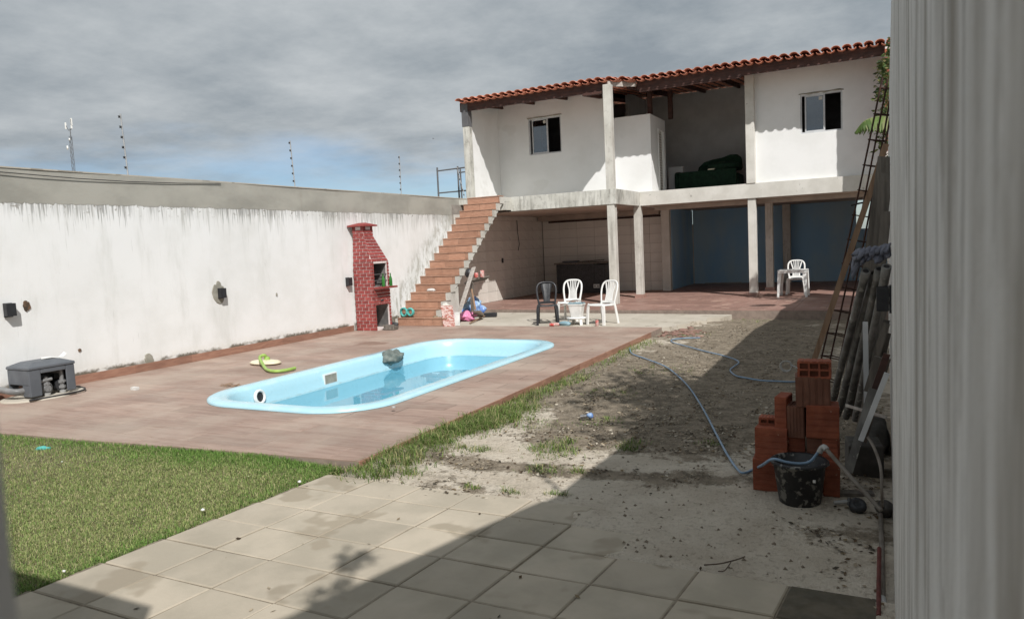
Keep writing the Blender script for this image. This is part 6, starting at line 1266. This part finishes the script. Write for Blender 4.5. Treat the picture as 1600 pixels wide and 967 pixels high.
# ---- foliage: leaf cards as real leaves (bent quads), joined per crown
def leaves(name, centres, n, size, pal, mat, parent=None, flat=0.5):
    vs, fs, tn = [], [], []
    for _ in range(n):
        c, r = random.choice(centres); d = Vector((random.gauss(0, 1), random.gauss(0, 1), random.gauss(0, 1))).normalized()*(random.random()**0.45); p = Vector(c)+Vector((d.x*r[0], d.y*r[1], d.z*r[2]))
        l = size*random.uniform(0.6, 1.3); u = Vector((random.gauss(0, 1), random.gauss(0, 1), random.gauss(-0.3, flat))).normalized(); w = u.orthogonal().normalized(); w = (Matrix.Rotation(random.uniform(0, 6.28), 3, u) @ w); nrm = u.cross(w)
        b = len(vs); vs += [p, p+u*l*0.5+w*l*0.26+nrm*l*0.08, p+u*l-nrm*l*0.1, p+u*l*0.5-w*l*0.26+nrm*l*0.08]; fs += [(b, b+1, b+2), (b, b+2, b+3)]; c_ = random.choice(pal); k = random.uniform(0.7, 1.3); tn += [(c_[0]*k, c_[1]*k, c_[2]*k, 1)]*4
    o0 = root_of(parent); me = bpy.data.meshes.new(name); me.from_pydata([tuple(v-o0) for v in vs], [], fs); ca = me.color_attributes.new('tone', 'FLOAT_COLOR', 'POINT'); ca.data.foreach_set('color', np.array(tn, dtype=np.float32).ravel()); me.materials.append(mat); me.update()
    o = bpy.data.objects.new(name, me); COL.objects.link(o)
    if parent: o.parent = parent
    return o
PAL = [(0.075, 0.115, 0.035), (0.055, 0.09, 0.03), (0.12, 0.15, 0.05), (0.18, 0.17, 0.07), (0.04, 0.07, 0.022)]
T = thing('climbing_shrub', (0.35, 16.6, -0.1), 'leafy climbing shrub hanging over the right wall at the house corner', 'shrub')
cs_ = []
for k in range(26):
    f = k/25; q = Vector((0.12+0.10*math.sin(k*2.1)-0.05*(f > .3), 17.2+1.1*math.sin(k*1.7)*0.5, 3.1+2.15*f)); cs_.append((q, (0.16+0.10*(1-f), 0.28, 0.17)))
cs_ += [(Vector((-0.10, 16.9, 4.35)), (0.14, 0.16, 0.10)), (Vector((-0.06, 16.8, 3.7)), (0.12, 0.2, 0.12)), (Vector((-0.05, 16.9, 4.9)), (0.10, 0.16, 0.16))]
leaves('foliage', cs_, 1700, 0.10, PAL, mt['leaf'], T); m = MB(); m.tube(smooth_path([(0.35, 17.2, -0.1), (0.32, 17.1, 2.0), (0.2, 17.2, 3.6), (0.12, 17.3, 4.7), (0.14, 17.2, 5.2)]), [0.05]*8+[0.035]*8+[0.02]*9, 8); m.build('stem', mt['tanbark'], T)
def palm():
    base = Vector((0.45, 15.2, -0.1)); T = thing('banana_plant', base, 'banana plant behind the right wall with one ragged leaf reaching over it', 'plant')
    m = MB(); m.tube(smooth_path([base, base+Vector((0, 0, 2.2)), base+Vector((-0.08, 0, 3.65))]), [0.10]*6+[0.08]*7, 10); m.build('trunk', mt['tanbark'], T)
    def frond(pts, n, ln):
        path = smooth_path(pts, 10); N = len(path); m = MB(); m.tube(path, [0.016*(1-0.8*i/(N-1)) for i in range(N)], 6); o = m.build('leaf', mt['sofa2'], T); vs, fs, tn = [], [], []
        for side in (-1, 1):
            for k in range(n):
                t = 0.18+0.80*k/(n-1); i = min(int(t*(N-1)), N-2); p = path[i].lerp(path[i+1], t*(N-1)-i); d = (path[i+1]-path[i]).normalized(); s = d.cross(Vector((0, 0, 1))).normalized()*side
                l = ln*math.sin(math.pi*min(1, 0.25+0.72*t))*random.uniform(0.75, 1.1); a = (s*0.75+d*0.35+Vector((0, 0, -0.75-random.uniform(0, 0.5)))).normalized(); w = d*0.035; q = p+a*l*0.5+s*l*0.06; e = p+a*l+Vector((0, 0, -0.03)); b = len(vs)
                vs += [p-w, p+w, q+w*1.1, q-w*1.1, e]; fs += [(b, b+1, b+2, b+3), (b+3, b+2, b+4)]; c = random.choice([(0.10, 0.16, 0.04), (0.14, 0.20, 0.06), (0.20, 0.22, 0.09), (0.08, 0.13, 0.035)]); tn += [(*c, 1)]*5
        o0 = root_of(T); me = bpy.data.meshes.new('leaflet_blades'); me.from_pydata([tuple(Vector(v)-o0) for v in vs], [], fs); ca = me.color_attributes.new('tone', 'FLOAT_COLOR', 'POINT'); ca.data.foreach_set('color', np.array(tn, dtype=np.float32).ravel()); me.materials.append(mt['leaf']); me.update()
        b = bpy.data.objects.new('leaflet_blades', me); COL.objects.link(b); b.parent = o
    top = base+Vector((-0.08, 0, 3.65)); t_ = at_y(1337, 205, 15.0); k_ = at_y(1366, 184, 15.1)
    frond([top, at_y(1385, 183, 15.15), k_, at_y(1350, 190, 15.0), t_], 34, 0.34)
    frond([top, top+Vector((0.5, 0.4, 0.5)), top+Vector((1.1, 0.8, 0.3))], 26, 0.34); frond([top, top+Vector((0.3, -0.6, 0.6)), top+Vector((0.7, -1.2, 0.45))], 26, 0.34)
mt['sofa2'] = M('leaf_midrib', (0.20, 0.24, 0.09), None, 0.6)
palm()
def tree():
    T = thing('garden_tree', (2.4, 3.4, -0.1), 'leafy tree in the neighbouring garden behind the right wall', 'tree'); m = MB()
    m.tube(smooth_path([(2.4, 3.4, -0.1), (2.35, 3.4, 2.5), (2.2, 3.5, 4.6)]), [0.16]*6+[0.12]*7, 10)
    tips = []
    for k in range(9):
        a = 2.4*k; tip = Vector((2.25+0.75*math.cos(a), 3.6+1.25*math.sin(a), 6.1+0.55*math.sin(k*1.7))); tips.append(tip); m.tube(smooth_path([(2.25, 3.45, 4.2+0.05*k), Vector((2.2, 3.5, 4.6)).lerp(tip, 0.5)+Vector((0, 0, 0.15)), tip]), [0.07]*6+[0.045]*6+[0.02], 7)
    m.build('trunk', mt['tanbark'], T); cs = [(t, (0.55, 0.6, 0.4)) for t in tips]+[(t.lerp(Vector((2.3, 3.6, 6.3)), 0.5), (0.5, 0.55, 0.4)) for t in tips]
    leaves('crown', cs, 3000, 0.17, PAL, mt['leaf'], T)
tree()

# ================================================================== BEYOND THE WALL
T = thing('wall_top_shrub', (0.13, 0.05, 3.9), 'small leafy shrub growing on top of the near end of the right wall', 'shrub')
leaves('foliage', [(Vector((0.13, -0.05, 4.0)), (0.10, 0.16, 0.12)), (Vector((0.13, 0.12, 4.25)), (0.08, 0.09, 0.16)), (Vector((0.10, 0.32, 4.1)), (0.06, 0.06, 0.10))], 110, 0.08, PAL, mt['leaf'], T)
m = MB(); m.tube([(0.13, 0.0, 3.8), (0.13, 0.05, 4.0), (0.13, 0.12, 4.4)], [0.014, 0.012, 0.006], 6); m.tube([(0.13, 0.05, 3.9), (0.11, 0.3, 4.15)], 0.007, 5); m.build('stem', mt['tanbark'], T)
def mast():
    y = 150.0; b, tp = at_y(119, 300, y), at_y(117, 187, y); T = thing('telecom_mast', (b.x, y, -0.12), 'distant slim lattice telecom mast with white panel antennas', 'mast'); s = 0.45; m = MB(); H = tp.z
    for dx, dy in ((-s, -s), (s, -s), (0, s)): m.tube([(b.x+dx, y+dy, -0.12), (b.x+dx*.7, y+dy*.7, H-5)], 0.075, 5)
    z = 0.0; k = 0; c = [Vector((b.x+dx, y+dy, 0)) for dx, dy in ((-s, -s), (s, -s), (0, s))]
    while z < H-6:
        for i in range(3): m.tube([c[i]*1+Vector((0, 0, z)), c[(i+1) % 3]+Vector((0, 0, z+1.6))], 0.03, 4)
        z += 1.6
    m.build('lattice', mt['darksteel'], T); m = MB(); m.tube([(b.x, y, H-6), (b.x, y, H-2.5)], 0.12, 6); m.tube([(b.x-2.0, y, H-1.2), (b.x-0.8, y, H-3), (b.x+0.6, y, H-2.8), (b.x+0.9, y, H-1.2)], 0.10, 5); m.build('arm', mt['darksteel'], T)
    for dx, z, h in ((-2.0, H-2.4, 2.0), (0.95, H-2.6, 3.0), (1.1, H-1.6, 2.2)): m = MB(); m.box((b.x+dx-.2, y-.2, z), (b.x+dx+.2, y+.1, z+h)); m.build('antenna', mt['plasticwhite'], T)
    for dx, z, r in ((-0.9, H-8.5, 0.65), (-1.0, H-17.5, 0.5), (0.55, H-6, 0.4)): m = MB(); m.lathe([(0.05, 0), (r, 0.15), (r, 0.35), (0.05, 0.45)], (b.x+dx, y-0.6, z), 12, (-0.3, -1, 0)); m.build('dish', mt['plasticwhite'], T)
mast()
def scaffold():
    y = 20.6; T = thing('scaffold_tower', at_y(700, 300, y), 'steel scaffold frame rising behind the white wall beside the house', 'scaffold'); m = MB()
    for px0, py0, px1, py1, dy in ((684, 330, 683, 262, 0), (719.5, 330, 715, 260, 0.0), (727, 330, 719, 264, 1.0)):
        m = MB(); a, b = at_y(px0, py0, y+dy), at_y(px1, py1, y+dy); a.z = -0.1; a.x = b.x+(a.x-b.x)*0.3; m.tube([a, b], 0.028, 8); m.build('upright', mt['darksteel'], T)
    for px0, py0, px1, py1, dy in ((683, 267.5, 733, 261, 0), (684, 302, 733, 297.5, 0), (716, 270, 733, 268, 1.0)):
        m = MB(); m.tube([at_y(px0, py0, y+dy), at_y(px1, py1, y+dy)], 0.022, 8); m.build('rail', mt['darksteel'], T)
scaffold()
def bird():
    c = at_y(677, 217, 60.0); T = thing('bird', c, 'small dark bird flying in the sky left of the house roof', 'bird')
    k = 0.38; m = MB(); m.tube([c+k*Vector((0.22, 0, -0.02)), c+k*Vector((0.1, 0, 0)), c+k*Vector((-0.08, 0, 0.02)), c+k*Vector((-0.18, 0, 0.03)), c+k*Vector((-0.24, 0, 0.02))], [0.006, 0.02, 0.024, 0.014, 0.003], 8); m.build('body', mt['plasticblack'], T)
    for s in (-1, 1):
        m = MB(); m.add([c+k*Vector((0.06, 0, 0.02)), c+k*Vector((-0.08, 0, 0.02)), c+k*Vector((-0.02, s*0.30, 0.14)), c+k*Vector((0.06, s*0.28, 0.14)), c+k*Vector((0.10, s*0.6, 0.02))], [(0, 1, 2, 3), (3, 2, 4)]); m.build('wing', mt['plasticblack'], T)
bird()
